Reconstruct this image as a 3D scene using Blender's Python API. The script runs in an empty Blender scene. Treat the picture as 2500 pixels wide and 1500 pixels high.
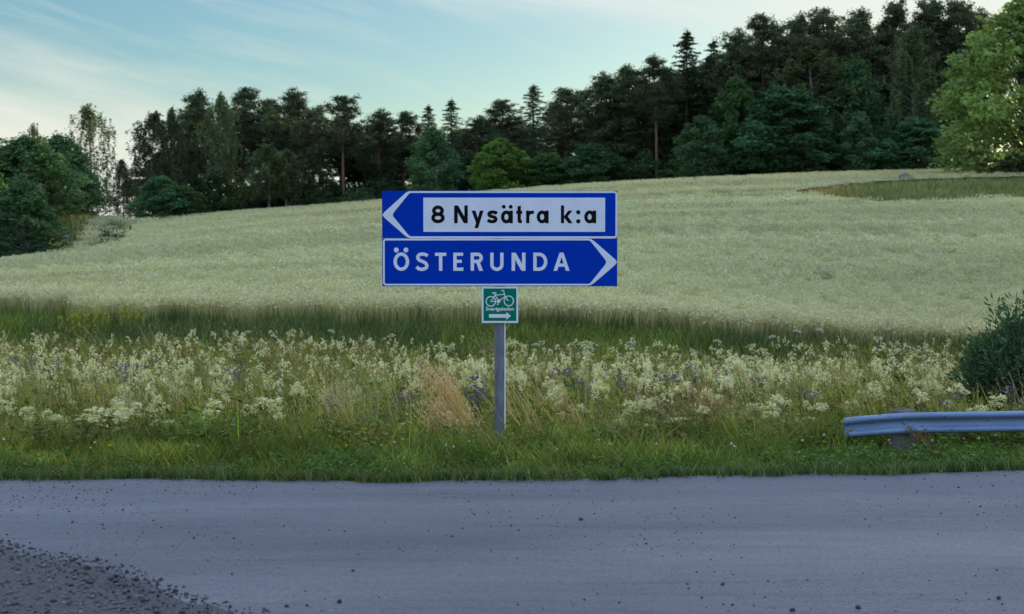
import bpy, bmesh, math, random
import numpy as np
from mathutils import Vector, Matrix
from mathutils.geometry import tessellate_polygon

random.seed(7)
RNG = np.random.default_rng(7)
R = math.radians
scene = bpy.context.scene

# ------------------------------------------------------------------ camera
F_PX, CAM_H, PITCH = 4000.0, 1.68, math.atan(150 / 4000.0)
cam_d = bpy.data.cameras.new('camera')
cam = bpy.data.objects.new('camera', cam_d)
scene.collection.objects.link(cam)
scene.camera = cam
cam.location = (0, 0, CAM_H)
cam.rotation_euler = (math.pi / 2 - PITCH, 0, 0)
cam_d.sensor_width = 36.0
cam_d.lens = 36.0 * F_PX / 2500.0
cam_d.clip_start = 0.1
cam_d.clip_end = 6000
cam_d.dof.use_dof = True
cam_d.dof.focus_distance = 13.3
cam_d.dof.aperture_fstop = 4.8

# ------------------------------------------------------------------ sky, sun, exposure
SUN_EL, SUN_AZ = 7.4, 17.0
world = bpy.data.worlds.new('World')
scene.world = world
world.use_nodes = True
wt = world.node_tree
wn, wl = wt.nodes, wt.links
for n in list(wn):
    wn.remove(n)


def wmath(op, a, b=None, c=None, clamp=False):
    n = wn.new('ShaderNodeMath')
    n.operation = op
    n.use_clamp = clamp
    for i, v in enumerate((a, b, c)):
        if v is None:
            continue
        if isinstance(v, (int, float)):
            n.inputs[i].default_value = v
        else:
            wl.new(v, n.inputs[i])
    return n.outputs[0]


def wsmooth(v, lo, hi):
    n = wn.new('ShaderNodeMapRange')
    n.interpolation_type = 'SMOOTHSTEP'
    wl.new(v, n.inputs[0])
    n.inputs[1].default_value = lo
    n.inputs[2].default_value = hi
    return n.outputs[0]


sky = wn.new('ShaderNodeTexSky')
sky.sky_type = 'NISHITA'
sky.sun_disc = False
sky.sun_elevation = R(SUN_EL)
sky.sun_rotation = R(SUN_AZ)
sky.altitude = 0
sky.air_density = 1.0
sky.dust_density = 0.2
sky.ozone_density = 3.2
tc = wn.new('ShaderNodeTexCoord')
sep = wn.new('ShaderNodeSeparateXYZ')
wl.new(tc.outputs['Generated'], sep.inputs[0])
DEG = 180 / math.pi
az = wmath('MULTIPLY', wmath('ARCTAN2', sep.outputs[0], sep.outputs[1]), DEG)
el = wmath('MULTIPLY', wmath('ARCSINE', sep.outputs[2]), DEG)
# high thin cirrus: streaks that dip towards the right
mp = wn.new('ShaderNodeCombineXYZ')
wl.new(wmath('MULTIPLY', az, 0.07), mp.inputs[0])
wl.new(wmath('MULTIPLY', wmath('MULTIPLY_ADD', az, 0.19, el), 0.42), mp.inputs[1])
nz = wn.new('ShaderNodeTexNoise')
nz.inputs['Scale'].default_value = 1.0
nz.inputs['Detail'].default_value = 5.0
nz.inputs['Roughness'].default_value = 0.55
nz.inputs['Distortion'].default_value = 0.6
wl.new(mp.outputs[0], nz.inputs['Vector'])
wob = wmath('MULTIPLY', wmath('SUBTRACT', nz.outputs[0], 0.5), 5.5)
cabs = wmath('ABSOLUTE', az)
s = wmath('ADD', wmath('MULTIPLY_ADD', wmath('MINIMUM', wmath('MAXIMUM', az, -40), 40), 0.19, el), wob)
low = wmath('MULTIPLY', wmath('SUBTRACT', 1.0, wsmooth(s, 0.6, 4.2)), 0.98)
high = wmath('MULTIPLY', wsmooth(s, 7.2, 10.0), 0.8)
mask = wmath('MAXIMUM', low, high)
mp2 = wn.new('ShaderNodeCombineXYZ')
wl.new(wmath('MULTIPLY', az, 0.10), mp2.inputs[0])
wl.new(wmath('MULTIPLY', wmath('MULTIPLY_ADD', az, 0.26, el), 0.9), mp2.inputs[1])
nz2 = wn.new('ShaderNodeTexNoise')
nz2.inputs['Scale'].default_value = 1.0
nz2.inputs['Detail'].default_value = 7.0
nz2.inputs['Roughness'].default_value = 0.6
nz2.inputs['Distortion'].default_value = 1.1
wl.new(mp2.outputs[0], nz2.inputs['Vector'])
wisp = wmath('MULTIPLY', wsmooth(nz2.outputs[0], 0.45, 0.75), 0.2)
mask = wmath('MAXIMUM', mask, wisp)
mask = wmath('MULTIPLY', mask, wmath('MULTIPLY_ADD', nz2.outputs[0], 0.6, 0.70), clamp=True)
sk = wn.new('ShaderNodeMix')
sk.data_type = 'RGBA'
sk.blend_type = 'MULTIPLY'
sk.inputs[0].default_value = 1.0
wl.new(sky.outputs[0], sk.inputs[6])
sk.inputs[7].default_value = (0.064, 0.072, 0.070, 1)
cm = wn.new('ShaderNodeMix')
cm.data_type = 'RGBA'
wl.new(mask, cm.inputs[0])
wl.new(sk.outputs[2], cm.inputs[6])
veil = wn.new('ShaderNodeMix')          # cream cirrus low down, thin blue-white veil higher up
veil.data_type = 'RGBA'
wl.new(wsmooth(el, 6.0, 22.0), veil.inputs[0])
veil.inputs[6].default_value = (0.50, 0.51, 0.45, 1)
veil.inputs[7].default_value = (0.56, 0.735, 1.10, 1)
wl.new(veil.outputs[2], cm.inputs[7])
bg = wn.new('ShaderNodeBackground')
wl.new(cm.outputs[2], bg.inputs[0])
bg.inputs[1].default_value = 1.0
wo = wn.new('ShaderNodeOutputWorld')
wl.new(bg.outputs[0], wo.inputs[0])

sun_d = bpy.data.lights.new('sun', 'SUN')
sun_d.energy = 4.0
sun_d.angle = R(0.6)
sun_d.color = (1.0, 0.84, 0.66)
sun = bpy.data.objects.new('sun', sun_d)
scene.collection.objects.link(sun)
sdir = Vector((math.sin(R(SUN_AZ)) * math.cos(R(SUN_EL)), math.cos(R(SUN_AZ)) * math.cos(R(SUN_EL)), math.sin(R(SUN_EL))))
sun.rotation_euler = sdir.to_track_quat('Z', 'Y').to_euler()
sun.location = (30, 60, 60)

scene.view_settings.view_transform = 'Standard'
scene.view_settings.look = 'None'
scene.view_settings.exposure = 0.78
scene.view_settings.gamma = 1.0
scene.cycles.max_bounces = 6
scene.cycles.diffuse_bounces = 3
scene.cycles.transmission_bounces = 3
scene.cycles.caustics_reflective = False
scene.cycles.caustics_refractive = False


# ------------------------------------------------------------------ helpers
def at(px, py, Y):
    """world point on the plane y=Y seen at pixel (px, py) of the 2500x1500 photograph"""
    a, b = (px - 1250) / F_PX, (750 - py) / F_PX
    c, s_ = math.cos(PITCH), math.sin(PITCH)
    d = (a, c + b * s_, -s_ + b * c)
    t = Y / d[1]
    return Vector((d[0] * t, Y, CAM_H + d[2] * t))


def link(o, parent=None):
    scene.collection.objects.link(o)
    if parent is not None:
        o.parent = parent
    return o


def tag(o, label=None, cat=None, group=None, kind=None):
    if label:
        o['label'] = label
    if cat:
        o['category'] = cat
    if group:
        o['group'] = group
    if kind:
        o['kind'] = kind
    return o


def empty(name, loc):
    o = bpy.data.objects.new(name, None)
    o.location = loc
    o.empty_display_size = 0.1
    return link(o)


def mesh_np(name, V, Q, C=None, smooth=False):
    """mesh from numpy vertices, quads (m,4) or triangles (m,3) and per-vertex colours"""
    V = np.asarray(V, dtype=np.float32)
    Q = np.asarray(Q, dtype=np.int32)
    k = Q.shape[1]
    me = bpy.data.meshes.new(name)
    me.vertices.add(len(V))
    me.vertices.foreach_set('co', V.ravel())
    me.loops.add(Q.size)
    me.loops.foreach_set('vertex_index', Q.ravel())
    me.polygons.add(len(Q))
    me.polygons.foreach_set('loop_start', np.arange(0, Q.size, k, dtype=np.int32))
    try:
        me.polygons.foreach_set('loop_total', np.full(len(Q), k, dtype=np.int32))
    except Exception:
        pass
    if smooth:
        me.polygons.foreach_set('use_smooth', np.ones(len(Q), dtype=bool))
    if C is not None:
        C = np.asarray(C, dtype=np.float32)
        if C.shape[1] == 3:
            C = np.concatenate([C, np.ones((len(C), 1), np.float32)], 1)
        a = me.color_attributes.new('col', 'FLOAT_COLOR', 'POINT')
        a.data.foreach_set('color', C.ravel())
    me.update(calc_edges=True)
    me.validate()
    return me


def obj_np(name, V, Q, C, mat, parent=None, smooth=False):
    me = mesh_np(name, V, Q, C, smooth)
    me.materials.append(mat)
    return link(bpy.data.objects.new(name, me), parent)


def obj_bm(name, bm, mat, parent=None, smooth=False):
    me = bpy.data.meshes.new(name)
    bmesh.ops.recalc_face_normals(bm, faces=bm.faces)
    bm.to_mesh(me)
    bm.free()
    if smooth:
        for p in me.polygons:
            p.use_smooth = True
    me.materials.append(mat)
    return link(bpy.data.objects.new(name, me), parent)


def bm_box(bm, x0, x1, y0, y1, z0, z1, bevel=0.0):
    r = bmesh.ops.create_cube(bm, size=1.0)
    vs = r['verts']
    for v in vs:
        v.co = Vector((x0 + (v.co.x + .5) * (x1 - x0), y0 + (v.co.y + .5) * (y1 - y0), z0 + (v.co.z + .5) * (z1 - z0)))
    if bevel:
        es = list({e for v in vs for e in v.link_edges})
        bmesh.ops.bevel(bm, geom=es, offset=bevel, segments=2, affect='EDGES', profile=0.5)


# ------------------------------------------------------------------ materials
def nodes_of(name):
    m = bpy.data.materials.new(name)
    m.use_nodes = True
    return m, m.node_tree.nodes, m.node_tree.links, m.node_tree.nodes['Principled BSDF']


def setp(b, **kw):
    for k, v in kw.items():
        b.inputs[k.replace('_', ' ')].default_value = v


def tint_noise(N, L, scale, detail=4, coord='Object', dist=0.0, vec_scale=None):
    tcn = N.new('ShaderNodeTexCoord')
    n = N.new('ShaderNodeTexNoise')
    n.inputs['Scale'].default_value = scale
    n.inputs['Detail'].default_value = detail
    n.inputs['Distortion'].default_value = dist
    src = tcn.outputs[coord]
    if vec_scale:
        mpn = N.new('ShaderNodeMapping')
        mpn.inputs['Scale'].default_value = vec_scale
        L.new(src, mpn.inputs[0])
        src = mpn.outputs[0]
    L.new(src, n.inputs['Vector'])
    return n.outputs[0]


def ramp(N, L, fac, stops):
    r = N.new('ShaderNodeValToRGB')
    e = r.color_ramp.elements
    while len(e) < len(stops):
        e.new(0.5)
    for i, (p, c) in enumerate(stops):
        e[i].position = p
        e[i].color = (*c, 1) if len(c) == 3 else c
    L.new(fac, r.inputs[0])
    return r.outputs[0]


def mixc(N, L, fac, a, b, mode='MIX'):
    m = N.new('ShaderNodeMix')
    m.data_type = 'RGBA'
    m.blend_type = mode
    for i, v in ((0, fac), (6, a), (7, b)):
        if isinstance(v, (int, float)):
            m.inputs[i].default_value = v
        elif isinstance(v, tuple):
            m.inputs[i].default_value = (*v, 1) if len(v) == 3 else v
        else:
            L.new(v, m.inputs[i])
    return m.outputs[2]


def bump(N, L, b, h, strength, dist):
    n = N.new('ShaderNodeBump')
    n.inputs['Strength'].default_value = strength
    n.inputs['Distance'].default_value = dist
    L.new(h, n.inputs['Height'])
    L.new(n.outputs[0], b.inputs['Normal'])


def plant_material(name, trans=0.3, rough=0.6, spec=0.25, objvar=0.0):
    m, N, L, b = nodes_of(name)
    at_ = N.new('ShaderNodeAttribute')
    at_.attribute_name = 'col'
    col = at_.outputs['Color']
    if objvar:
        oi = N.new('ShaderNodeObjectInfo')
        hs = N.new('ShaderNodeHueSaturation')
        mr = N.new('ShaderNodeMapRange')
        L.new(oi.outputs['Random'], mr.inputs[0])
        mr.inputs[3].default_value = 1 - objvar
        mr.inputs[4].default_value = 1 + objvar
        L.new(mr.outputs[0], hs.inputs['Value'])
        mh = N.new('ShaderNodeMapRange')
        wn_ = N.new('ShaderNodeTexWhiteNoise')
        wn_.noise_dimensions = '1D'
        L.new(oi.outputs['Random'], wn_.inputs['W'])
        L.new(wn_.outputs[0], mh.inputs[0])
        mh.inputs[3].default_value = 0.5 - objvar * 0.06
        mh.inputs[4].default_value = 0.5 + objvar * 0.06
        L.new(mh.outputs[0], hs.inputs['Hue'])
        L.new(col, hs.inputs['Color'])
        col = hs.outputs[0]
    L.new(col, b.inputs['Base Color'])
    setp(b, Roughness=rough)
    b.inputs['Specular IOR Level'].default_value = spec
    t = N.new('ShaderNodeBsdfTranslucent')
    L.new(mixc(N, L, 1.0, col, (1.15, 1.2, 0.7), 'MULTIPLY'), t.inputs[0])
    mx = N.new('ShaderNodeMixShader')
    mx.inputs[0].default_value = trans
    L.new(b.outputs[0], mx.inputs[1])
    L.new(t.outputs[0], mx.inputs[2])
    L.new(mx.outputs[0], N['Material Output'].inputs[0])
    return m


M = {}
M['grass'] = plant_material('grass_blades', 0.25, 0.6, 0.08)
M['leaf'] = plant_material('tree_leaves', 0.32, 0.6, 0.1, objvar=0.3)
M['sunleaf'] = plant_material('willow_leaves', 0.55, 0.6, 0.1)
M['flower'] = plant_material('petals', 0.5, 0.8, 0.02)
M['oat'] = plant_material('oat_straw', 0.3, 0.7, 0.05)

m, N, L, b = nodes_of('soil_and_turf')
f1 = tint_noise(N, L, 0.8, 6)
L.new(ramp(N, L, f1, [(0.3, (0.02, 0.026, 0.01)), (0.6, (0.034, 0.04, 0.015)), (0.8, (0.05, 0.045, 0.022))]), b.inputs['Base Color'])
setp(b, Roughness=0.95)
b.inputs['Specular IOR Level'].default_value = 0.0
M['soil'] = m

m, N, L, b = nodes_of('dusty_road')
big = tint_noise(N, L, 0.7, 5, dist=0.5, vec_scale=(0.35, 1.3, 1))
streak = tint_noise(N, L, 1.0, 6, dist=0.3, vec_scale=(0.5, 9.0, 1))
fine = tint_noise(N, L, 130, 4)
mid = tint_noise(N, L, 38, 4)
c1 = ramp(N, L, big, [(0.30, (0.050, 0.048, 0.055)), (0.5, (0.083, 0.077, 0.084)), (0.68, (0.122, 0.110, 0.113))])
c2 = mixc(N, L, 0.5, c1, ramp(N, L, streak, [(0.30, (0.62, 0.60, 0.60)), (0.46, (1, 1, 1)), (0.7, (1.08, 1.06, 1.05))]), 'MULTIPLY')
c3 = mixc(N, L, 0.9, c2, ramp(N, L, fine, [(0.32, (0.42, 0.42, 0.42)), (0.5, (1, 1, 1)), (0.68, (1.5, 1.45, 1.4))]), 'MULTIPLY')
smear = tint_noise(N, L, 1.0, 5, dist=0.6, vec_scale=(0.55, 11.0, 1))
c3 = mixc(N, L, 0.8, c3, ramp(N, L, smear, [(0.64, (1, 1, 1)), (0.72, (0.62, 0.6, 0.58))]), 'MULTIPLY')
c4 = mixc(N, L, 0.8, c3, ramp(N, L, mid, [(0.3, (0.66, 0.66, 0.68)), (0.5, (1, 1, 1)), (0.72, (1.25, 1.22, 1.2))]), 'MULTIPLY')
c4 = mixc(N, L, 0.6, c4, ramp(N, L, tint_noise(N, L, 9, 5, dist=0.8, vec_scale=(0.6, 1.5, 1)), [(0.32, (0.74, 0.74, 0.76)), (0.6, (1.06, 1.05, 1.04))]), 'MULTIPLY')
L.new(c4, b.inputs['Base Color'])
setp(b, Roughness=0.6)
b.inputs['Specular IOR Level'].default_value = 0.5
hsum = N.new('ShaderNodeMath')
hsum.operation = 'MULTIPLY_ADD'
L.new(mid, hsum.inputs[0])
hsum.inputs[1].default_value = 2.0
L.new(fine, hsum.inputs[2])
bump(N, L, b, hsum.outputs[0], 0.7, 0.004)
M['road'] = m

m, N, L, b = nodes_of('gravel_bed')
f1 = tint_noise(N, L, 60, 5)
L.new(ramp(N, L, f1, [(0.3, (0.03, 0.029, 0.028)), (0.55, (0.065, 0.06, 0.056)), (0.75, (0.105, 0.095, 0.086))]), b.inputs['Base Color'])
setp(b, Roughness=0.9)
bump(N, L, b, f1, 1.0, 0.01)
M['gravel'] = m

m, N, L, b = nodes_of('stone')
at_ = N.new('ShaderNodeAttribute')
at_.attribute_name = 'col'
f1 = tint_noise(N, L, 150, 4)
L.new(mixc(N, L, 0.7, at_.outputs['Color'], ramp(N, L, f1, [(0.3, (0.6, 0.6, 0.6)), (0.7, (1.3, 1.3, 1.3))]), 'MULTIPLY'), b.inputs['Base Color'])
setp(b, Roughness=0.85)
M['stone'] = m

m, N, L, b = nodes_of('oat_canopy')
f1 = tint_noise(N, L, 0.12, 5, vec_scale=(0.5, 1.2, 1))
f2 = tint_noise(N, L, 5.0, 4)
c = ramp(N, L, f1, [(0.3, (0.30, 0.29, 0.12)), (0.7, (0.40, 0.38, 0.17))])
L.new(mixc(N, L, 0.45, c, ramp(N, L, f2, [(0.3, (0.55, 0.58, 0.5)), (0.6, (1, 1, 1))]), 'MULTIPLY'), b.inputs['Base Color'])
setp(b, Roughness=0.9)
b.inputs['Specular IOR Level'].default_value = 0.0
M['canopy'] = m


def paint(name, col, rough=0.5, dirt=0.10, spec=0.04):
    m, N, L, b = nodes_of(name)
    f = tint_noise(N, L, 6, 6, dist=0.4)
    g = tint_noise(N, L, 90, 3)
    k = 1 - dirt
    c = mixc(N, L, 1.0, col, ramp(N, L, f, [(0.3, (k, k, k * 0.97)), (0.65, (1, 1, 1))]), 'MULTIPLY')
    c = mixc(N, L, 0.25, c, ramp(N, L, g, [(0.28, (0.6, 0.58, 0.52)), (0.42, (1, 1, 1))]), 'MULTIPLY')
    L.new(c, b.inputs['Base Color'])
    setp(b, Roughness=rough)
    b.inputs['Specular IOR Level'].default_value = spec
    return m


M['blue'] = paint('sign_blue', (0.0, 0.040, 0.44))
M['white'] = paint('sign_white', (0.74, 0.79, 0.88), rough=0.6)
M['black'] = paint('sign_black', (0.008, 0.008, 0.009), rough=0.5)
M['green'] = paint('sign_green', (0.0, 0.19, 0.10))

m, N, L, b = nodes_of('galvanised_steel')
f1 = tint_noise(N, L, 30, 6, vec_scale=(1, 1, 0.25))
f2 = tint_noise(N, L, 5, 5)
c = ramp(N, L, f1, [(0.3, (0.13, 0.15, 0.19)), (0.7, (0.23, 0.25, 0.30))])
L.new(mixc(N, L, 0.8, c, ramp(N, L, f2, [(0.35, (0.72, 0.72, 0.72)), (0.6, (1, 1, 1))]), 'MULTIPLY'), b.inputs['Base Color'])
setp(b, Metallic=0.55, Roughness=0.5)
bump(N, L, b, f1, 0.15, 0.002)
M['steel'] = m

M['flank_glint'] = paint('painted_flank_glint', (0.78, 0.79, 0.80), rough=0.4, spec=0.5)  # near-white paint standing in for bright sky reflected in the post flank
m, N, L, b = nodes_of('weathered_rail')
f1 = tint_noise(N, L, 7, 6, vec_scale=(0.3, 1, 2.5))
f2 = tint_noise(N, L, 60, 4, vec_scale=(0.4, 1, 1))
c = ramp(N, L, f1, [(0.3, (0.11, 0.18, 0.30)), (0.7, (0.18, 0.27, 0.42))])
c = mixc(N, L, 0.9, c, ramp(N, L, f2, [(0.27, (0.25, 0.2, 0.17)), (0.36, (1, 1, 1))]), 'MULTIPLY')
L.new(c, b.inputs['Base Color'])
setp(b, Metallic=0.1, Roughness=0.5)
M['rail'] = m

m, N, L, b = nodes_of('old_timber')
f1 = tint_noise(N, L, 14, 6, dist=1.5, vec_scale=(1, 1, 0.12))
f2 = tint_noise(N, L, 9, 5)
c = ramp(N, L, f1, [(0.3, (0.09, 0.085, 0.08)), (0.55, (0.2, 0.19, 0.18)), (0.75, (0.3, 0.29, 0.28))])
L.new(mixc(N, L, 0.5, c, ramp(N, L, f2, [(0.3, (0.6, 0.6, 0.55)), (0.7, (1.1, 1.1, 1.1))]), 'MULTIPLY'), b.inputs['Base Color'])
setp(b, Roughness=0.9)
bump(N, L, b, f1, 0.6, 0.006)
M['timber'] = m

m, N, L, b = nodes_of('rusty_cap')
f1 = tint_noise(N, L, 25, 5)
L.new(ramp(N, L, f1, [(0.3, (0.05, 0.04, 0.045)), (0.7, (0.12, 0.09, 0.09))]), b.inputs['Base Color'])
setp(b, Roughness=0.8)
M['cap'] = m


def bark(name, lo, hi):
    m, N, L, b = nodes_of(name)
    f1 = tint_noise(N, L, 3.0, 5, dist=0.8, vec_scale=(2, 2, 0.5))
    L.new(ramp(N, L, f1, [(0.35, lo), (0.65, hi)]), b.inputs['Base Color'])
    setp(b, Roughness=0.95)
    return m


M['bark_pine'] = bark('pine_bark', (0.11, 0.06, 0.04), (0.24, 0.13, 0.09))
M['bark_birch'] = bark('birch_bark', (0.10, 0.10, 0.09), (0.42, 0.41, 0.38))
M['bark_dark'] = bark('dark_bark', (0.045, 0.038, 0.03), (0.10, 0.085, 0.07))

# ------------------------------------------------------------------ terrain heights
CROP_H = 0.92
_cols = [(-700, 812, 905, 110, 690), (0, 802, 795, 130, 632), (180, 802, 790, 152, 600), (360, 802, 790, 218, 546),
         (620, 803, 790, 268, 512), (930, 805, 790, 262, 489), (1250, 808, 800, 255, 461), (1500, 812, 805, 250, 443),
         (1850, 830, 815, 246, 426), (2200, 846, 820, 243, 415), (2500, 850, 820, 240, 408), (3200, 850, 820, 235, 395)]
_pts, _zs = [], []
for px, yf, _u, Ys, ys in _cols:
    p0 = at(px, yf, 51.0)
    p1 = at(px, ys, Ys)
    z1 = p1.z - CROP_H
    for t in (0.0, 0.12, 0.25, 0.45, 0.65, 0.83, 1.0):
        Y = 51 + (Ys - 51) * t
        z = p0.z + (z1 - p0.z) * (t + 0.22 * t * (1 - t))
        _pts.append(((px - 1250) / F_PX * Y, Y))
        _zs.append(z)
    if px < 300:
        Yq = Ys + 32
        pq = at(px, ys - (60 if px > 100 else 46 if px > -100 else 20), Yq)
        _pts.append((pq.x, Yq))
        _zs.append(pq.z)
    for Y, dz in ((310, 0.4), (390, -1.5), (520, -4.5)):
        base = z1 if px > 300 else (3.2 if Y < 400 else 2.0)
        _pts.append(((px - 1250) / F_PX * Y, Y))
        _zs.append(base + dz)
_pts = np.array(_pts)
_zs = np.array(_zs)


def _tps(d2):
    return 0.5 * d2 * np.log(np.maximum(d2, 1e-9))


_sc = 100.0
_P = _pts / _sc
_n = len(_P)
_D2 = ((_P[:, None] - _P[None]) ** 2).sum(-1)
_A = np.zeros((_n + 3, _n + 3))
_A[:_n, :_n] = _tps(_D2) + 0.0004 * np.eye(_n)
_A[:_n, _n] = 1
_A[:_n, _n + 1:] = _P
_A[_n:, :_n] = _A[:_n, _n:].T
_W = np.linalg.solve(_A, np.concatenate([_zs, np.zeros(3)]))


def smooth01(t):
    t = np.clip(t, 0, 1)
    return t * t * (3 - 2 * t)


ROAD_X = np.array([-60, -20, -3.67, -2.2, -0.7, 0.74, 2.25, 3.82, 8, 14, 24, 60.])
ROAD_Y = np.array([13.5, 11.95, 11.75, 11.72, 11.68, 11.78, 11.99, 12.22, 13.2, 15.4, 20.5, 44.])


def road_edge(x):
    return np.interp(x, ROAD_X, ROAD_Y)


PROF_Y = np.array([0, 0.35, 1.6, 2.8, 6.0, 13.2, 21, 29, 36, 40, 60])
PROF_Z = np.array([-0.03, -0.02, -0.05, -0.28, -0.74, -1.06, -1.25, -1.32, -1.15, -0.95, -0.9])


def height(x, y):
    x = np.atleast_1d(np.asarray(x, float))
    y = np.atleast_1d(np.asarray(y, float))
    yy = np.clip(y, 44, 520)
    lim = 0.46 * yy
    xx = np.clip(x, -lim, lim)
    q = np.stack([xx, yy], -1) / _sc
    out = np.empty(len(q))
    for i in range(0, len(q), 20000):
        qq = q[i:i + 20000]
        d2 = ((qq[:, None] - _P[None]) ** 2).sum(-1)
        out[i:i + 20000] = _tps(d2) @ _W[:_n] + _W[_n] + qq @ _W[_n + 1:]
    far = smooth01((y - 520) / 800.0)
    out = out * (1 - far) + 1.0 * far
    d = y - road_edge(x)
    nearp = np.interp(d, PROF_Y, PROF_Z) + 0.05 * np.sin(x * 0.9 + y * 0.35) * smooth01((d - 3) / 4)
    nearp = np.where(d < 0, -0.03, nearp)
    w = smooth01((y - 40) / 11.0)
    return nearp * (1 - w) + out * w


def h1(x, y):
    return float(height([x], [y])[0])


# ground sheet: fine near the camera, coarse towards the horizon
gx = np.concatenate([np.linspace(-2500, -220, 20), np.linspace(-200, -40, 40), np.linspace(-38, -8, 32), np.linspace(-7.5, 7.5, 32), np.linspace(8, 38, 32), np.linspace(40, 200, 40), np.linspace(220, 2500, 20)])
gy = np.concatenate([np.linspace(-1500, -20, 12), np.linspace(-10, 11, 12), np.linspace(11.3, 16, 30), np.linspace(16.5, 56, 40), np.linspace(58, 330, 70), np.linspace(345, 3500, 40)])
GX, GY = np.meshgrid(gx, gy)
GZ = height(GX.ravel(), GY.ravel())
gv = np.stack([GX.ravel(), GY.ravel(), GZ], -1)
nx, ny = len(gx), len(gy)
ii = (np.arange(ny - 1)[:, None] * nx + np.arange(nx - 1)[None]).ravel()
gq = np.stack([ii, ii + 1, ii + nx + 1, ii + nx], -1)
ground = obj_np('ground', gv, gq, None, M['soil'], smooth=True)
tag(ground, kind='structure')

# ------------------------------------------------------------------ road and gravel shoulder
NEAR_X = np.array([-60, -12, -2.88, -2.0, -1.12, 0.2, 1.6, 3.5, 8, 20, 60.])
NEAR_Y = np.array([10.4, 9.8, 9.1, 8.22, 7.22, 5.7, 4.9, 4.6, 4.9, 8.0, 26.])
rx = np.concatenate([np.linspace(-60, -6, 40), np.linspace(-5.8, 5.8, 120), np.linspace(6, 60, 60)])
rows = 26
RV = []
for j in range(rows):
    t = j / (rows - 1)
    for x in rx:
        y0 = np.interp(x, NEAR_X, NEAR_Y) - 0.5
        y1 = road_edge(x) + 0.02 * math.sin(x * 7.1) + 0.012 * math.sin(x * 23)
        y = y0 + (y1 - y0) * t
        RV.append((x, y, 0.002 + 0.02 * math.sin(math.pi * t) + 0.006 * math.sin(x * 1.3 + y * 2.1)))
nrx = len(rx)
ii = (np.arange(rows - 1)[:, None] * nrx + np.arange(nrx - 1)[None]).ravel()
rq = np.stack([ii, ii + 1, ii + nrx + 1, ii + nrx], -1)
road = obj_np('road', RV, rq, None, M['road'], smooth=True)
tag(road, kind='structure')


def road_z(x, y):
    y0 = np.interp(x, NEAR_X, NEAR_Y) - 0.5
    y1 = road_edge(x)
    t = np.clip((y - y0) / (y1 - y0), 0, 1)
    return 0.002 + 0.02 * np.sin(np.pi * t) + 0.006 * np.sin(x * 1.3 + y * 2.1)


SV = []
sx = np.linspace(-14, 8, 170)
srows = 30
for j in range(srows):
    t = j / (srows - 1)
    for x in sx:
        y1 = np.interp(x, NEAR_X, NEAR_Y) + 0.05 * math.sin(x * 5.3) + 0.035 * math.sin(x * 13.7 + 1) + 0.02 * math.sin(x * 31)
        y0 = y1 - 5.0
        y = y0 + (y1 - y0) * t
        edge = min(1.0, (1 - t) * 5.0 / 0.35)
        SV.append((x, y, road_z(x, y) + 0.001 + 0.012 * edge + 0.006 * math.sin(x * 4 + y * 3) * edge))
nsx = len(sx)
ii = (np.arange(srows - 1)[:, None] * nsx + np.arange(nsx - 1)[None]).ravel()
sq = np.stack([ii, ii + 1, ii + nsx + 1, ii + nsx], -1)
tag(obj_np('gravel_shoulder', SV, sq, None, M['gravel'], smooth=True), kind='structure')


# stones
def ico(sub):
    bm = bmesh.new()
    bmesh.ops.create_icosphere(bm, subdivisions=sub, radius=1.0)
    V = np.array([v.co[:] for v in bm.verts])
    T = np.array([[v.index for v in f.verts] for f in bm.faces])
    bm.free()
    return V, T


def stones(name, pos, size, cols, sub):
    V0, T0 = ico(sub)
    n = len(pos)
    k = len(V0)
    dirs = RNG.normal(size=(n, 3, 3))
    dirs /= np.linalg.norm(dirs, axis=-1, keepdims=True)
    V = np.repeat(V0[None], n, 0)
    for a in range(3):      # chip off three random flats
        d = (V * dirs[:, None, a]).sum(-1)
        cut = RNG.uniform(0.35, 0.75, size=(n, 1))
        V = V - np.maximum(d - cut, 0)[..., None] * dirs[:, None, a]
    V = V * RNG.uniform(0.7, 1.25, size=(n, 1, 3)) * np.array([1, 1, 0.72]) * size[:, None, None]
    th = RNG.uniform(0, 6.28, n)
    c, s_ = np.cos(th)[:, None], np.sin(th)[:, None]
    X = V[..., 0] * c - V[..., 1] * s_
    Yv = V[..., 0] * s_ + V[..., 1] * c
    V = np.stack([X, Yv, V[..., 2]], -1) + pos[:, None, :]
    T = (T0[None] + (np.arange(n) * k)[:, None, None]).reshape(-1, 3)
    C = np.repeat(cols[:, None, :], k, 1).reshape(-1, 3)
    return obj_np(name, V.reshape(-1, 3), T, C, M['stone'])


n = 7000
x = RNG.uniform(-3.6, 1.2, n * 2)
e = np.interp(x, NEAR_X, NEAR_Y)
d = RNG.uniform(-0.05, 1.0, n * 2) ** 1 * 2.6
y = e + 0.06 - d + 0.08 * np.sin(x * 5.3)
ok = (y > 5.2) & (d < 3)
x, y, d = x[ok][:n], y[ok][:n], d[ok][:n]
sz = np.clip(RNG.lognormal(math.log(0.0070), 0.5, len(x)), 0.003, 0.016)
g = RNG.uniform(0.02, 0.17, (len(x), 1))
cols = g * np.array([[1.0, 0.95, 0.92]]) * RNG.uniform(0.85, 1.15, (len(x), 3))
pos = np.stack([x, y, road_z(x, y) + 0.016 * np.clip(d / 0.35, 0, 1) + sz * 0.35], -1)
tag(stones('shoulder_gravel', pos, sz, cols, 1), 'loose grey gravel heaped along the near road edge', 'gravel', kind='stuff')

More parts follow.
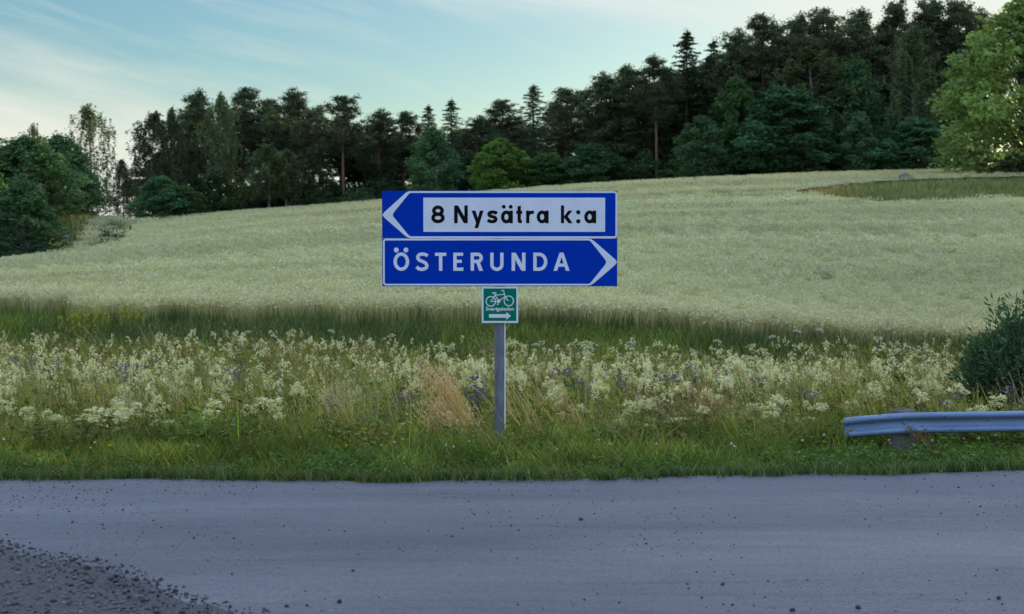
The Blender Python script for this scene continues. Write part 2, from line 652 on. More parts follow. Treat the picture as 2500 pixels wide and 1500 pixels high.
n = 6500
t = RNG.uniform(0, 1, n) ** 0.9
x = RNG.uniform(-4.6, 5.0, n)
y0 = np.interp(x, NEAR_X, NEAR_Y)
y = y0 + (road_edge(x) - 0.05 - y0) * t
acc = 0.5 + 0.3 * np.sin(x * 1.9 + 0.7 * y) + 0.3 * np.sin(y * 2.7 - x * 0.8 + 1.3) + 0.2 * np.sin(x * 5.1 + y * 3.3)
ok = RNG.uniform(0, 1, n) < np.clip(acc, 0.08, 1)
x, y = x[ok], y[ok]
n = len(x)
edge_n = 900
xe = RNG.uniform(-4.8, 5.4, edge_n)
ye = road_edge(xe) - np.abs(RNG.normal(0, 0.10, edge_n)) + 0.03
x, y = np.concatenate([x, xe]), np.concatenate([y, ye])
n = len(x)
sz = np.clip(RNG.lognormal(math.log(0.0030), 0.5, n), 0.0016, 0.009)
g = RNG.uniform(0.012, 0.07, (n, 1))
cols = g * np.array([[1.0, 0.97, 0.97]])
pos = np.stack([x, y, road_z(x, y) + sz * 0.35], -1)
tag(stones('loose_grit', pos, sz, cols, 1), 'small dark grit scattered across the dusty road', 'grit', kind='stuff')

# the few bigger stones one can point at
BIG = [(828, 1471, 0.017, 'dark pebble on the road near the bottom edge, right of the gravel'),
       (700, 1481, 0.012, 'small pebble on the road beside the tip of the gravel'),
       (2094, 1484, 0.013, 'dark pebble at the bottom edge of the road, right of centre'),
       (1935, 1490, 0.012, 'dark stone at the bottom edge of the road, left of a like pebble'),
       (1765, 1428, 0.012, 'dark pebble in the lower middle of the road, apart from others'),
       (2438, 1464, 0.012, 'dark pebble on the road near the bottom right corner'),
       (2340, 1189, 0.012, 'dark pebble on the far lane near the guardrail'),
       (1418, 1271, 0.014, 'dark pebble on the road below the bike plate'),
       (861, 1394, 0.011, 'lone dark pebble on the road above the larger pebble')]
for px, py, r, lab in BIG:
    a = at(px, py, 10.0) - Vector((0, 0, CAM_H))
    tt = -(CAM_H - 0.02) / a.z
    wx, wy = a.x * tt, a.y * tt
    o = stones('pebble', np.array([[0, 0, 0.0]]), np.array([r]), np.array([[0.035, 0.034, 0.035]]), 2)
    o.location = (wx, wy, float(road_z(wx, wy)) + r * 0.45)
    tag(o, lab, 'stone', 'bigger pebbles on the road')

# ------------------------------------------------------------------ road sign
K = 0.2628 / 300.0          # metres per drawing unit of the sign artwork
SIGN_Y = 13.33
_p = at(900 + 1218 * 0.2628, 440 + 762 * 0.2628, SIGN_Y)
SIGN_X, SIGN_REF_Z = _p.x, _p.z       # drawing point (1218, 762)


def sp(u, v):
    """sign drawing units -> sign local x, z (z above the post foot)"""
    return (u - 1218) * K, (762 - v) * K + SIGN_REF_Z


foot_z = h1(SIGN_X, SIGN_Y)
sign = empty('road_sign', (SIGN_X, SIGN_Y, 0))
tag(sign, 'blue two-panel direction sign with small green cycle plate on a grey steel post', 'road sign')


def face_poly(bm, loops, y):
    pts = [[Vector((*p, 0)) for p in lp] for lp in loops]
    flat = [p for lp in pts for p in lp]
    vs = []
    for p in flat:
        X, Z = sp(p.x, p.y)
        vs.append(bm.verts.new((X, y, Z)))
    for t in tessellate_polygon(pts):
        try:
            bm.faces.new([vs[i] for i in t])
        except ValueError:
            pass


def ribbon(bm, pts, w, y, closed=False):
    P = [Vector(p) for p in pts]
    n = len(P)
    nseg = []
    L_, R_ = [], []
    for i in range(n):
        if closed:
            a, b_, c_ = P[i - 1], P[i], P[(i + 1) % n]
        else:
            a, b_, c_ = P[max(i - 1, 0)], P[i], P[min(i + 1, n - 1)]
        d1 = (b_ - a).normalized() if (b_ - a).length > 1e-6 else (c_ - b_).normalized()
        d2 = (c_ - b_).normalized() if (c_ - b_).length > 1e-6 else d1
        nn = Vector((-(d1.y + d2.y), d1.x + d2.x))
        nn.normalize()
        k_ = max(0.5, nn.dot(Vector((-d1.y, d1.x))))
        off = nn * (w / 2 / k_)
        L_.append(b_ + off)
        R_.append(b_ - off)
    lv = [bm.verts.new((sp(*p)[0], y, sp(*p)[1])) for p in L_]
    rv = [bm.verts.new((sp(*p)[0], y, sp(*p)[1])) for p in R_]
    for i in range(n if closed else n - 1):
        j = (i + 1) % n
        bm.faces.new((lv[i], lv[j], rv[j], rv[i]))


def ell(cx, cy, rx_, ry_, n=36, a0=0, a1=360):
    full = abs(a1 - a0) >= 360
    m_ = n if full else n + 1
    return [(cx + rx_ * math.cos(R(a0 + (a1 - a0) * i / n)), cy + ry_ * math.sin(R(a0 + (a1 - a0) * i / n))) for i in range(m_)]


def smooth_path(P, sub=6):
    P = [Vector(p) for p in P]
    out = []
    for i in range(len(P) - 1):
        p0, p1, p2, p3 = P[max(i - 1, 0)], P[i], P[i + 1], P[min(i + 2, len(P) - 1)]
        for k_ in range(sub):
            t = k_ / sub
            out.append(0.5 * ((2 * p1) + (p2 - p0) * t + (2 * p0 - 5 * p1 + 4 * p2 - p3) * t * t + (3 * p1 - p0 - 3 * p2 + p3) * t ** 3))
    out.append(P[-1])
    return [tuple(p) for p in out]


def glyph(name, mat, parent, y, polys=(), ribs=(), dots=()):
    bm = bmesh.new()
    k_ = 0
    for lp in polys:
        face_poly(bm, lp, y - 0.00012 * k_)
        k_ += 1
    for pts, w, closed in ribs:
        ribbon(bm, pts, w, y - 0.00012 * k_, closed)
        k_ += 1
    for cx, cy, r in dots:
        face_poly(bm, [ell(cx, cy, r, r, 24)], y - 0.00012 * k_)
        k_ += 1
    me_o = obj_bm(name, bm, mat, parent)
    # every face looks at the road
    me = me_o.data
    for p in me.polygons:
        if p.normal.y > 0:
            p.flip()
    return me_o


def panel(name, u0, u1, v0, v1, mat, t=0.003):
    bm = bmesh.new()
    x0, z1 = sp(u0, v0)
    x1, z0 = sp(u1, v1)
    bm_box(bm, x0, x1, -t, 0, z0, z1, 0.0008)
    # folded stiffening flange behind
    bm_box(bm, x0 + 0.03, x1 - 0.03, 0.0005, 0.018, z0 + 0.07, z0 + 0.095)
    bm_box(bm, x0 + 0.03, x1 - 0.03, 0.0005, 0.018, z1 - 0.095, z1 - 0.07)
    return obj_bm(name, bm, mat, sign)


YF = -0.0036
up = panel('upper_panel', 127, 2309, 102, 540.5, M['blue'])
up['label'] = 'upper blue panel pointing left with a white name field'
lo = panel('lower_panel', 127, 2309, 543, 987, M['blue'])
lo['label'] = 'lower blue panel pointing right with white capitals'

glyph('white_border', M['white'], up, YF,
      polys=[[[(129, 325), (150, 298), (345, 122), (372, 107), (395, 104.5), (395, 121.5), (385, 124), (372, 134), (240, 296), (230, 312),
               (228, 325), (230, 338), (240, 352), (372, 512), (385, 521), (395, 523.5), (395, 540), (370, 535), (345, 522), (150, 352)]]],
      ribs=[([(395, 113), (2278, 113)] + ell(2278, 135, 22, 22, 8, -90, 0) + [(2300, 510)] + ell(2278, 510, 22, 22, 8, 0, 90) + [(395, 532)], 17, False)])
glyph('name_field', M['white'], up, YF, polys=[[[(510, 165), (2195, 165), (2195, 482), (510, 482)]]])
glyph('white_border', M['white'], lo, YF,
      polys=[[[(2307, 762), (2287, 735), (2092, 566), (2065, 549), (2040, 545.5), (2040, 560.5), (2052, 564), (2064, 573), (2196, 738), (2203, 750),
               (2205, 762), (2203, 774), (2196, 788), (2064, 951), (2052, 960), (2040, 963.5), (2040, 980.5), (2066, 975), (2092, 958), (2287, 790)]]],
      ribs=[([(2040, 553), (163, 553)] + ell(163, 573, 21, 20, 8, -90, -180) + [(142, 951)] + ell(163, 951, 21, 21, 8, 180, 90) + [(2040, 972)], 16, False)])

YL = -0.0046
BK = M['black']


def sm(P):
    return smooth_path(P)


def small_a(cx, dots=()):
    return dict(ribs=[(ell(cx, 343.5, 34.5, 44), 32, True), ([(cx + 44.5, 285), (cx + 44.5, 402)], 32, False)], dots=dots)


glyph('numeral', BK, up, YL, ribs=[(ell(645.5, 286, 38.5, 32.5), 33, True), (ell(645.5, 351.5, 46, 34), 33, True)])
glyph('letter', BK, up, YL, polys=[[[(795, 237), (832, 237), (890, 338), (890, 237), (922, 237), (922, 402), (885, 402), (828, 302), (828, 402), (795, 402)]]])
glyph('letter', BK, up, YL, polys=[[[(957, 285), (993, 285), (1015, 352), (1034, 285), (1068, 285), (1018, 447), (983, 447), (998, 400)]]])
glyph('letter', BK, up, YL, ribs=[(sm([(1192, 313), (1176, 302), (1150, 299), (1127, 304), (1118, 319), (1127, 333), (1150, 341), (1173, 350), (1182, 366), (1173, 381), (1149, 387), (1124, 383), (1107, 371)]), 31, False)])
glyph('letter', BK, up, YL, **small_a(1279.5, [(1256, 249, 18), (1320, 249, 18)]))
glyph('letter', BK, up, YL, polys=[[[(1383, 247), (1414, 237), (1414, 287), (1427, 287), (1427, 315), (1414, 315), (1414, 362), (1418, 374), (1427, 378), (1420, 403), (1396, 400), (1385, 388), (1383, 365), (1383, 315), (1371, 315), (1371, 287), (1383, 287)]]])
glyph('letter', BK, up, YL, polys=[[[(1462, 285), (1493, 285), (1493, 402), (1462, 402)]]], ribs=[(sm([(1479, 335), (1488, 312), (1506, 302), (1535, 301)]), 30, False)])
glyph('letter', BK, up, YL, **small_a(1611))
glyph('letter', BK, up, YL, polys=[[[(1785, 237), (1815, 237), (1815, 402), (1785, 402)]], [[(1814, 338), (1854, 285), (1893, 285), (1849, 337), (1894, 402), (1856, 402), (1814, 348)]]])
glyph('colon_dot', BK, up, YL, dots=[(1946, 300, 20)])
glyph('colon_dot', BK, up, YL, dots=[(1946, 384, 20)])
glyph('letter', BK, up, YL, **small_a(2052))

WH = M['white']
glyph('letter', WH, lo, YF, ribs=[(ell(304.5, 758, 57, 70), 31, True)], dots=[(258, 650, 23), (348, 650, 23)])
glyph('letter', WH, lo, YF, ribs=[(sm([(548, 706), (530, 693), (500, 688), (470, 695), (457, 718), (470, 742), (500, 756), (528, 771), (542, 797), (528, 820), (498, 829), (468, 824), (446, 806)]), 31, False)])
glyph('letter', WH, lo, YF, polys=[[[(617, 675), (722, 675), (722, 705), (685, 705), (685, 843), (654, 843), (654, 705), (617, 705)]]])
glyph('letter', WH, lo, YF, polys=[[[(787, 675), (878, 675), (878, 704), (818, 704), (818, 741), (866, 741), (866, 769), (818, 769), (818, 813), (880, 813), (880, 843), (787, 843)]]])
glyph('letter', WH, lo, YF, polys=[[[(948, 675), (979, 675), (979, 843), (948, 843)]], [[(998, 762), (1030, 756), (1063, 843), (1027, 843)]]],
      ribs=[([(978, 690), (1012, 690)] + ell(1014, 723, 32, 33, 12, -85, 85) + [(978, 756)], 31, False)])
glyph('letter', WH, lo, YF, ribs=[([(1145.5, 675), (1145.5, 785)] + ell(1191.5, 785, 46, 44, 16, 180, 0) + [(1237.5, 785), (1237.5, 675)], 31, False)])
glyph('letter', WH, lo, YF, polys=[[[(1328, 675), (1366, 675), (1425, 778), (1425, 675), (1457, 675), (1457, 843), (1420, 843), (1360, 740), (1360, 843), (1328, 843)]]])
glyph('letter', WH, lo, YF, ribs=[([(1545, 690)] + ell(1583, 759, 61, 69, 18, -90, 90) + [(1545, 828)], 31, True)])
glyph('letter', WH, lo, YF, polys=[[[(1717, 843), (1773, 675), (1810, 675), (1866, 843), (1832, 843), (1820, 805), (1763, 805), (1750, 843)], [(1773, 776), (1810, 776), (1791, 716)]]])

# green cycle-route plate
bm = bmesh.new()
x0, z1 = sp(1050, 990.5)
x1, z0 = sp(1390, 1328)
bm_box(bm, x0, x1, -0.0015, 0.0015, z0, z1, 0.0006)
plate = obj_bm('cycle_route_plate', bm, M['white'], sign)
plate['label'] = 'small square green plate with white bicycle and right arrow'
YG, YS = -0.0022, -0.0030
glyph('green_field', M['green'], plate, YG, polys=[[[(1067, 1007), (1372, 1007), (1372, 1309), (1067, 1309)]]])
glyph('bicycle_symbol', M['white'], plate, YS,
      ribs=[(ell(1135, 1127, 43, 45), 9, True), (ell(1302, 1123, 43, 46), 9, True),
            ([(1166, 1050), (1206, 1127)], 9, False), ([(1176, 1069), (1264, 1061)], 8, False), ([(1270, 1080), (1208, 1126)], 8, False),
            ([(1133, 1128), (1208, 1128)], 8, False), ([(1135, 1127), (1176, 1069)], 7, False),
            (sm([(1233, 1031), (1248, 1024), (1256, 1032), (1259, 1052), (1272, 1084), (1285, 1108), (1300, 1122)]), 8, False),
            ([(1147, 1049), (1186, 1047)], 10, False), ([(1216, 1103), (1199, 1152)], 7, False), ([(1190, 1153), (1208, 1156)], 6, False)],
      dots=[(1208, 1125, 16)])
glyph('arrow', M['white'], plate, YS, polys=[[[(1118, 1246), (1279, 1246), (1279, 1225), (1322, 1262), (1279, 1300), (1279, 1280), (1118, 1280)]]])
fc = bpy.data.curves.new('lettering', 'FONT')
fc.body = 'Sverigeleden'
fc.size = 1.0
fc.offset = 0.018
fo = bpy.data.objects.new('lettering', fc)
scene.collection.objects.link(fo)
bpy.context.view_layer.update()
tm = bpy.data.meshes.new_from_object(fo.evaluated_get(bpy.context.evaluated_depsgraph_get()))
bpy.data.objects.remove(fo)
co = np.array([v.co[:] for v in tm.vertices])
mn, mx_ = co.min(0), co.max(0)
X0, _z = sp(1089, 1200)
X1, _z2 = sp(1350, 1200)
_, zt = sp(0, 1179)
_, zb = sp(0, 1224)
for v in tm.vertices:
    fx = (v.co.x - mn[0]) / (mx_[0] - mn[0])
    fz = (v.co.y - mn[1]) / (mx_[1] - mn[1])
    v.co = (X0 + fx * (X1 - X0), YS, zb + fz * (zt - zb))
tm.update()
for p in tm.polygons:
    if p.normal.y > 0:
        p.flip()
tm.materials.clear()
tm.materials.append(M['white'])
link(bpy.data.objects.new('lettering', tm), plate)

# post: folded steel profile, turned a little so that its right flank shows
bm = bmesh.new()
pw = 0.081
prof = []
for cx, cy, a0 in ((pw / 2 - .008, -pw / 2 + .008, -90), (pw / 2 - .008, pw / 2 - .008, 0), (-pw / 2 + .008, pw / 2 - .008, 90), (-pw / 2 + .008, -pw / 2 + .008, 180)):
    for i in range(5):
        a = R(a0 + 90 * i / 4)
        prof.append((cx + .008 * math.cos(a), cy + .008 * math.sin(a)))
# shallow groove along the front face
front = [(-0.026, -pw / 2), (-0.023, -pw / 2 + .004), (-0.006, -pw / 2 + .004), (-0.003, -pw / 2)]
prof = prof[:0] + prof + front
ztop = sp(0, 118)[1]
ring = []
for z in (foot_z - 0.3, ztop):
    ring.append([bm.verts.new((p[0], p[1], z)) for p in prof])
npf = len(prof)
for i in range(npf):
    bm.faces.new((ring[0][i], ring[0][(i + 1) % npf], ring[1][(i + 1) % npf], ring[1][i]))
bm.faces.new(ring[1])
post = obj_bm('post', bm, M['steel'], sign)
post.location = (0.002, 0.066, 0)
post.rotation_euler = (0, 0, R(-9))
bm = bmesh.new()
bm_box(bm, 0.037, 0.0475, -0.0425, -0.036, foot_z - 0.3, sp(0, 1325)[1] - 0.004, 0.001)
obj_bm('flank_glint_strip', bm, M['flank_glint'], sign).location = (0.0, 0.066, 0)  # added pale strip: painted sky reflection along the post's right flank
for zz in (sp(0, 180)[1], sp(0, 470)[1], sp(0, 620)[1], sp(0, 900)[1], sp(0, 1160)[1]):
    bm = bmesh.new()
    bm_box(bm, -0.052, 0.052, 0.019, 0.022, zz - 0.016, zz + 0.016, 0.001)
    bm_box(bm, -0.056, -0.050, 0.019, 0.115, zz - 0.016, zz + 0.016, 0.001)
    bm_box(bm, 0.050, 0.056, 0.019, 0.115, zz - 0.016, zz + 0.016, 0.001)
    bm_box(bm, -0.056, 0.056, 0.114, 0.118, zz - 0.016, zz + 0.016, 0.001)
    obj_bm('clamp', bm, M['steel'], sign)

# ------------------------------------------------------------------ guardrail
GR_Y = 13.2
gr_post_x = at(2212, 1040, GR_Y).x
gr = empty('guardrail', (gr_post_x, GR_Y, h1(gr_post_x, GR_Y)))
tag(gr, 'old grey-blue steel guardrail on a timber stub post at the right roadside', 'guardrail')
g0 = gr.location
prof = [(-0.012, 0.146), (-0.004, 0.158), (0.012, 0.164), (0.028, 0.160), (0.038, 0.149), (0.040, 0.136), (0.034, 0.123), (0.022, 0.114), (0.010, 0.108),
        (0.004, 0.097), (0.002, 0.082), (0.004, 0.066), (0.010, 0.054), (0.022, 0.047), (0.034, 0.038), (0.040, 0.026), (0.037, 0.012), (0.026, 0.002), (0.010, -0.002), (-0.006, 0.004), (-0.013, 0.016)]
xs = [2.70, 2.704, 2.715, 2.74, 2.80, 2.9, 3.02, 3.18, 3.4, 3.7, 4.1, 4.6, 5.2, 6, 7, 8, 9.5]
ztop_px = at(2212, 1007, GR_Y).z
bm = bmesh.new()
rings = []
for i, x in enumerate(xs):
    drop = 0.055 * max(0.0, (3.25 - x) / 0.55) ** 1.4
    rise = 0.010 * min(1, max(0, (x - 3.2) / 1.0)) + 0.02 * max(0, (x - 4.2)) * 0.1
    back = 0.09 * max(0.0, (3.2 - x) / 0.5) ** 1.5 + 0.05 * max(0, x - 4) ** 1.2
    sc_ = 1.0 if x > 2.75 else (0.80 + 0.2 * ((x - 2.70) / 0.05) ** 0.5)
    rg = []
    for w, v in prof:
        vv = 0.082 + (v - 0.082) * (1 if x > 2.75 else 0.94 + 0.06 * (x - 2.7) / 0.05)
        wob_ = 0.0025 * math.sin(x * 5.1 + v * 30)
        rg.append(bm.verts.new((x - g0.x, GR_Y - w * sc_ + back - g0.y + wob_, ztop_px - 0.164 + vv - drop + rise - g0.z + 0.002 * math.sin(x * 3.3))))
    rings.append(rg)
for a, b2 in zip(rings[:-1], rings[1:]):
    for i in range(len(prof) - 1):
        bm.faces.new((a[i], a[i + 1], b2[i + 1], b2[i]))
rail = obj_bm('rail', bm, M['rail'], gr, smooth=True)
sol = rail.modifiers.new('thickness', 'SOLIDIFY')
sol.thickness = 0.004
sol.offset = 0


def stub_post(x, lab=None):
    bm = bmesh.new()
    y = 0.125 + 0.05 * max(0, x + g0.x - 4) ** 1.2
    zt_ = ztop_px - g0.z - 0.010
    zb_ = h1(x + g0.x, GR_Y + y) - g0.z - 0.4
    prev = None
    for z, r in ((zb_, 0.104), (zb_ + 0.4, 0.103), (zt_ - 0.1, 0.1), (zt_ - 0.02, 0.097)):
        rg = [bm.verts.new((x + r * math.cos(a) * (1 + 0.03 * math.sin(3 * a)), y + r * math.sin(a), z)) for a in [i * math.tau / 20 for i in range(20)]]
        if prev:
            for i in range(20):
                bm.faces.new((prev[i], prev[(i + 1) % 20], rg[(i + 1) % 20], rg[i]))
        prev = rg
    bm.faces.new(prev)
    p_ = obj_bm('stub_post', bm, M['timber'], gr, smooth=False)
    bm = bmesh.new()
    prev = None
    for z, r in ((zt_ - 0.022, 0.100), (zt_ + 0.004, 0.099), (zt_ + 0.016, 0.08), (zt_ + 0.024, 0.045), (zt_ + 0.026, 0.005)):
        rg = [bm.verts.new((x + r * math.cos(a), y + r * math.sin(a), z + 0.004 * math.sin(2 * a + 1))) for a in [i * math.tau / 20 for i in range(20)]]
        if prev:
            for i in range(20):
                bm.faces.new((prev[i], prev[(i + 1) % 20], rg[(i + 1) % 20], rg[i]))
        prev = rg
    obj_bm('post_cap', bm, M['cap'], p_, smooth=True)


stub_post(0.0)
stub_post(4.0)
bm = bmesh.new()
bmesh.ops.create_cone(bm, cap_ends=True, segments=14, radius1=0.020, radius2=0.016, depth=0.012, matrix=Matrix.Translation((-0.012, -0.006, ztop_px - g0.z - 0.083)) @ Matrix.Rotation(math.pi / 2, 4, 'X'))
bmesh.ops.create_cone(bm, cap_ends=True, segments=6, radius1=0.010, radius2=0.009, depth=0.012, matrix=Matrix.Translation((-0.012, -0.016, ztop_px - g0.z - 0.083)) @ Matrix.Rotation(math.pi / 2, 4, 'X'))
obj_bm('bolt', bm, M['rail'], gr)


# ------------------------------------------------------------------ plant building blocks (numpy)
class Soup:
    """collects quads with per-vertex colours"""

    def __init__(self):
        self.V, self.Q, self.C, self.n = [], [], [], 0

    def add(self, V, Q, C):
        V = np.asarray(V, float)
        self.V.append(V)
        self.Q.append(np.asarray(Q) + self.n)
        C = np.asarray(C, float)
        if C.ndim == 1:
            C = np.repeat(C[None], len(V), 0)
        self.C.append(C)
        self.n += len(V)

    def arrays(self):
        return np.concatenate(self.V), np.concatenate(self.Q), np.concatenate(self.C)

    def stamp(self, proto, pos, rot, scale, colmul=None, lean=None, zscale=None):
        """many copies of a prototype (V, Q, C)"""
        V0, Q0, C0 = proto
        n, k = len(pos), len(V0)
        if n == 0:
            return
        c, s_ = np.cos(rot)[:, None], np.sin(rot)[:, None]
        zs = scale if zscale is None else zscale
        X = (V0[None, :, 0] * c - V0[None, :, 1] * s_) * scale[:, None]
        Y_ = (V0[None, :, 0] * s_ + V0[None, :, 1] * c) * scale[:, None]
        Z = V0[None, :, 2] * zs[:, None]
        if lean is not None:
            X = X + lean[:, None, 0] * Z * np.maximum(Z, 0.05)
            Y_ = Y_ + lean[:, None, 1] * Z * np.maximum(Z, 0.05)
        V = np.stack([X, Y_, Z], -1) + pos[:, None, :]
        Q = (Q0[None] + (np.arange(n) * k)[:, None, None]).reshape(-1, 4)
        C = np.repeat(C0[None], n, 0)
        if colmul is not None:
            C = C * colmul[:, None, :]
        self.add(V.reshape(-1, 3), Q, C.reshape(-1, 3))


def blades(n, hlo, hhi, w, rad, bend, cols, segs=3, rng=RNG, tipcol=None, wtip=0.12, tone_sd=0.48):
    """n grass blades; cols: list of colours to draw from"""
    a = rng.uniform(0, 6.283, n)
    r = rad * np.sqrt(rng.uniform(0, 1, n))
    bx, by = r * np.cos(a), r * np.sin(a)
    h = rng.uniform(hlo, hhi, n)
    d = rng.uniform(0, 6.283, n)
    bd = rng.uniform(0.25, 1.0, n) * bend
    f = rng.uniform(0, 6.283, n)
    t = np.linspace(0, 1, segs + 1)
    ww = w * rng.uniform(0.6, 1.3, n)[:, None] * (1 - (1 - wtip) * t[None] ** 1.6) * 0.5
    cx = bx[:, None] + np.cos(d)[:, None] * (bd * h)[:, None] * t[None] ** 2
    cy = by[:, None] + np.sin(d)[:, None] * (bd * h)[:, None] * t[None] ** 2
    cz = h[:, None] * (t[None] - 0.25 * bd[:, None] * t[None] ** 2)
    ox, oy = np.cos(f)[:, None] * ww, np.sin(f)[:, None] * ww
    Lf = np.stack([cx - ox, cy - oy, cz], -1)
    Rt = np.stack([cx + ox, cy + oy, cz], -1)
    V = np.stack([Lf, Rt], 2).reshape(-1, 3)         # n,(segs+1),2
    base = (np.arange(n) * 2 * (segs + 1))[:, None] + (np.arange(segs) * 2)[None]
    base = base.ravel()
    Q = np.stack([base, base + 1, base + 3, base + 2], -1)
    cols = np.asarray(cols, float)
    c = cols[rng.integers(0, len(cols), n)] * np.exp(rng.normal(0, tone_sd, (n, 1)))
    C = np.repeat(c[:, None], 2 * (segs + 1), 1).reshape(n, segs + 1, 2, 3)
    if tipcol is not None:
        k = (t ** 2)[None, :, None, None]
        C = C * (1 - k) + np.asarray(tipcol)[None, None, None] * k
    return V, Q, C.reshape(-1, 3)


def cards(cen, size, cols, rng=RNG, aspect=1.0, up=0.0, normal=None):
    """small diamond leaves at given centres, random orientation"""
    n = len(cen)
    a = rng.normal(size=(n, 3))
    a[:, 2] *= (1 - up)
    a /= np.linalg.norm(a, axis=1, keepdims=True)
    b_ = rng.normal(size=(n, 3))
    b_ -= (b_ * a).sum(1, keepdims=True) * a
    b_ /= np.linalg.norm(b_, axis=1, keepdims=True)
    if normal is not None:      # faces turned towards a preferred direction
        nn = rng.normal(size=(n, 3)) * 0.55 + np.asarray(normal)
        nn /= np.linalg.norm(nn, axis=1, keepdims=True)
        a = np.cross(nn, rng.normal(size=(n, 3)))
        a /= np.linalg.norm(a, axis=1, keepdims=True)
        b_ = np.cross(nn, a)
    s_ = np.broadcast_to(np.asarray(size, float), (n,)) * rng.uniform(0.6, 1.3, n)
    u, v = a * s_[:, None] * 0.5, b_ * s_[:, None] * 0.5 * aspect
    V = np.stack([cen - u, cen + v * 0.9 - u * 0.1, cen + u, cen - v * 0.9 - u * 0.1], 1).reshape(-1, 3)
    Q = np.arange(4 * n).reshape(n, 4)
    cols = np.asarray(cols, float)
    if cols.ndim == 1:
        cols = np.repeat(cols[None], n, 0)
    return V, Q, np.repeat(cols, 4, 0)


def tube_np(path, radii, col, sides=5):
    path = np.asarray(path, float)
    m_ = len(path)
    V = []
    for i in range(m_):
        t = path[min(i + 1, m_ - 1)] - path[max(i - 1, 0)]
        t /= np.linalg.norm(t) + 1e-9
        ref = np.array([1.0, 0, 0]) if abs(t[0]) < 0.8 else np.array([0, 1.0, 0])
        u = np.cross(t, ref)
        u /= np.linalg.norm(u)
        v = np.cross(t, u)
        for k in range(sides):
            a = k * 6.28318 / sides
            V.append(path[i] + radii[i] * (math.cos(a) * u + math.sin(a) * v))
    Q = []
    for i in range(m_ - 1):
        for k in range(sides):
            Q.append((i * sides + k, i * sides + (k + 1) % sides, (i + 1) * sides + (k + 1) % sides, (i + 1) * sides + k))
    return np.array(V), np.array(Q), np.asarray(col, float)


def merged(parts):
    s_ = Soup()
    for p in parts:
        s_.add(*p)
    return s_.arrays()


# ------------------------------------------------------------------ trees
def clump(rng, c, r, n, size, col, flat=0.6, shell=0.5, var=0.25, aspect=0.8):
    d = rng.normal(size=(n, 3))
    d /= np.linalg.norm(d, axis=1, keepdims=True)
    rr = r * (shell + (1 - shell) * rng.uniform(0, 1, (n, 1)))
    p = d * rr * np.array([1, 1, flat]) + np.asarray(c)
    cl = np.asarray(col) * rng.uniform(1 - var, 1 + var, (n, 1)) * rng.uniform(0.9, 1.1, (n, 3))
    return cards(p, size, cl, rng, aspect)


def pine(seed, crown_from=0.45, sparse=1.0):
    """Scots pine, 22 m: bare red trunk, plates of needles at the limb ends"""
    rng = np.random.default_rng(seed)
    Ht = 22.0
    ph = rng.uniform(0, 6, 2)
    tz = np.linspace(0, 1, 12)
    path = np.stack([0.35 * np.sin(tz * 3 + ph[0]) * tz, 0.35 * np.sin(tz * 2.5 + ph[1]) * tz, tz * Ht * 0.97], -1)
    trunk = [tube_np(path, 0.24 * (1 - 0.8 * tz) + 0.02, (1, 1, 1), 7)]
    leaf = []
    col = np.array([0.080, 0.106, 0.052])
    nl = int(46 * sparse)
    for i in range(nl):
        f = (i + rng.uniform(0, 1)) / nl
        zf = crown_from + (0.985 - crown_from) * f
        prof_ = (0.55 + 1.6 * f) if f < 0.35 else (1.11 * (1 - ((f - 0.35) / 0.66) ** 1.5) + 0.14)
        ln = 3.4 * max(0.25, prof_) * rng.uniform(0.6, 1.12)
        a = i * 2.4 + rng.uniform(-0.5, 0.5)
        b0 = np.array([np.interp(zf, tz * 0.97, path[:, 0]), np.interp(zf, tz * 0.97, path[:, 1]), zf * Ht])
        rise = rng.uniform(-0.15, 0.7) * ln
        tip = b0 + np.array([math.cos(a) * ln, math.sin(a) * ln, rise])
        midp = b0 * 0.45 + tip * 0.55 + np.array([0, 0, -0.12 * ln])
        trunk.append(tube_np([b0, midp, tip], [0.07, 0.045, 0.012], (1, 1, 1), 4))
        for k in range(4):
            t = [0.5, 0.72, 0.9, 1.02][k]
            c = b0 + (tip - b0) * t + rng.normal(size=3) * np.array([0.4, 0.4, 0.5])
            leaf.append(clump(rng, c, rng.uniform(0.65, 1.2), 85, 0.34, col * rng.uniform(0.75, 1.3), flat=0.72, shell=0.1, aspect=0.55))
    return merged(trunk), merged(leaf)


def spruce(seed):
    rng = np.random.default_rng(seed)
    Ht = 22.0
    tz = np.linspace(0, 1, 8)
    path = np.stack([0 * tz, 0 * tz, tz * Ht * 0.99], -1)
    trunk = [tube_np(path, 0.22 * (1 - tz) + 0.015, (1, 1, 1), 6)]
    leaf = []
    col = np.array([0.066, 0.096, 0.052])
    nl = 110
    for i in range(nl):
        f = ((i + rng.uniform(0, 1)) / nl) ** 0.85
        zf = 0.08 + 0.9 * f
        ln = (0.25 + 3.1 * (1 - f) ** 0.75) * rng.uniform(0.6, 1.15)
        a = i * 2.4 + rng.uniform(-0.4, 0.4)
        b0 = np.array([0, 0, zf * Ht])
        tip = b0 + np.array([math.cos(a) * ln, math.sin(a) * ln, -0.18 * ln + rng.uniform(-0.2, 0.25)])
        if i % 3 == 0:
            trunk.append(tube_np([b0, tip], [0.04, 0.01], (1, 1, 1), 3))
        m_ = max(2, int(ln * 1.5))
        for k in range(m_):
            t = (k + 0.7) / m_
            c = b0 + (tip - b0) * t + np.array([0, 0, -0.15])
            leaf.append(clump(rng, c, 0.34 + 0.32 * (1 - f), 30, 0.30, col * rng.uniform(0.75, 1.3), flat=0.55, shell=0.2, aspect=0.5))
    leaf.append(clump(rng, (0, 0, Ht * 0.985), 0.28, 20, 0.22, col, flat=1.8, shell=0.1, aspect=0.5))
    return merged(trunk), merged(leaf)


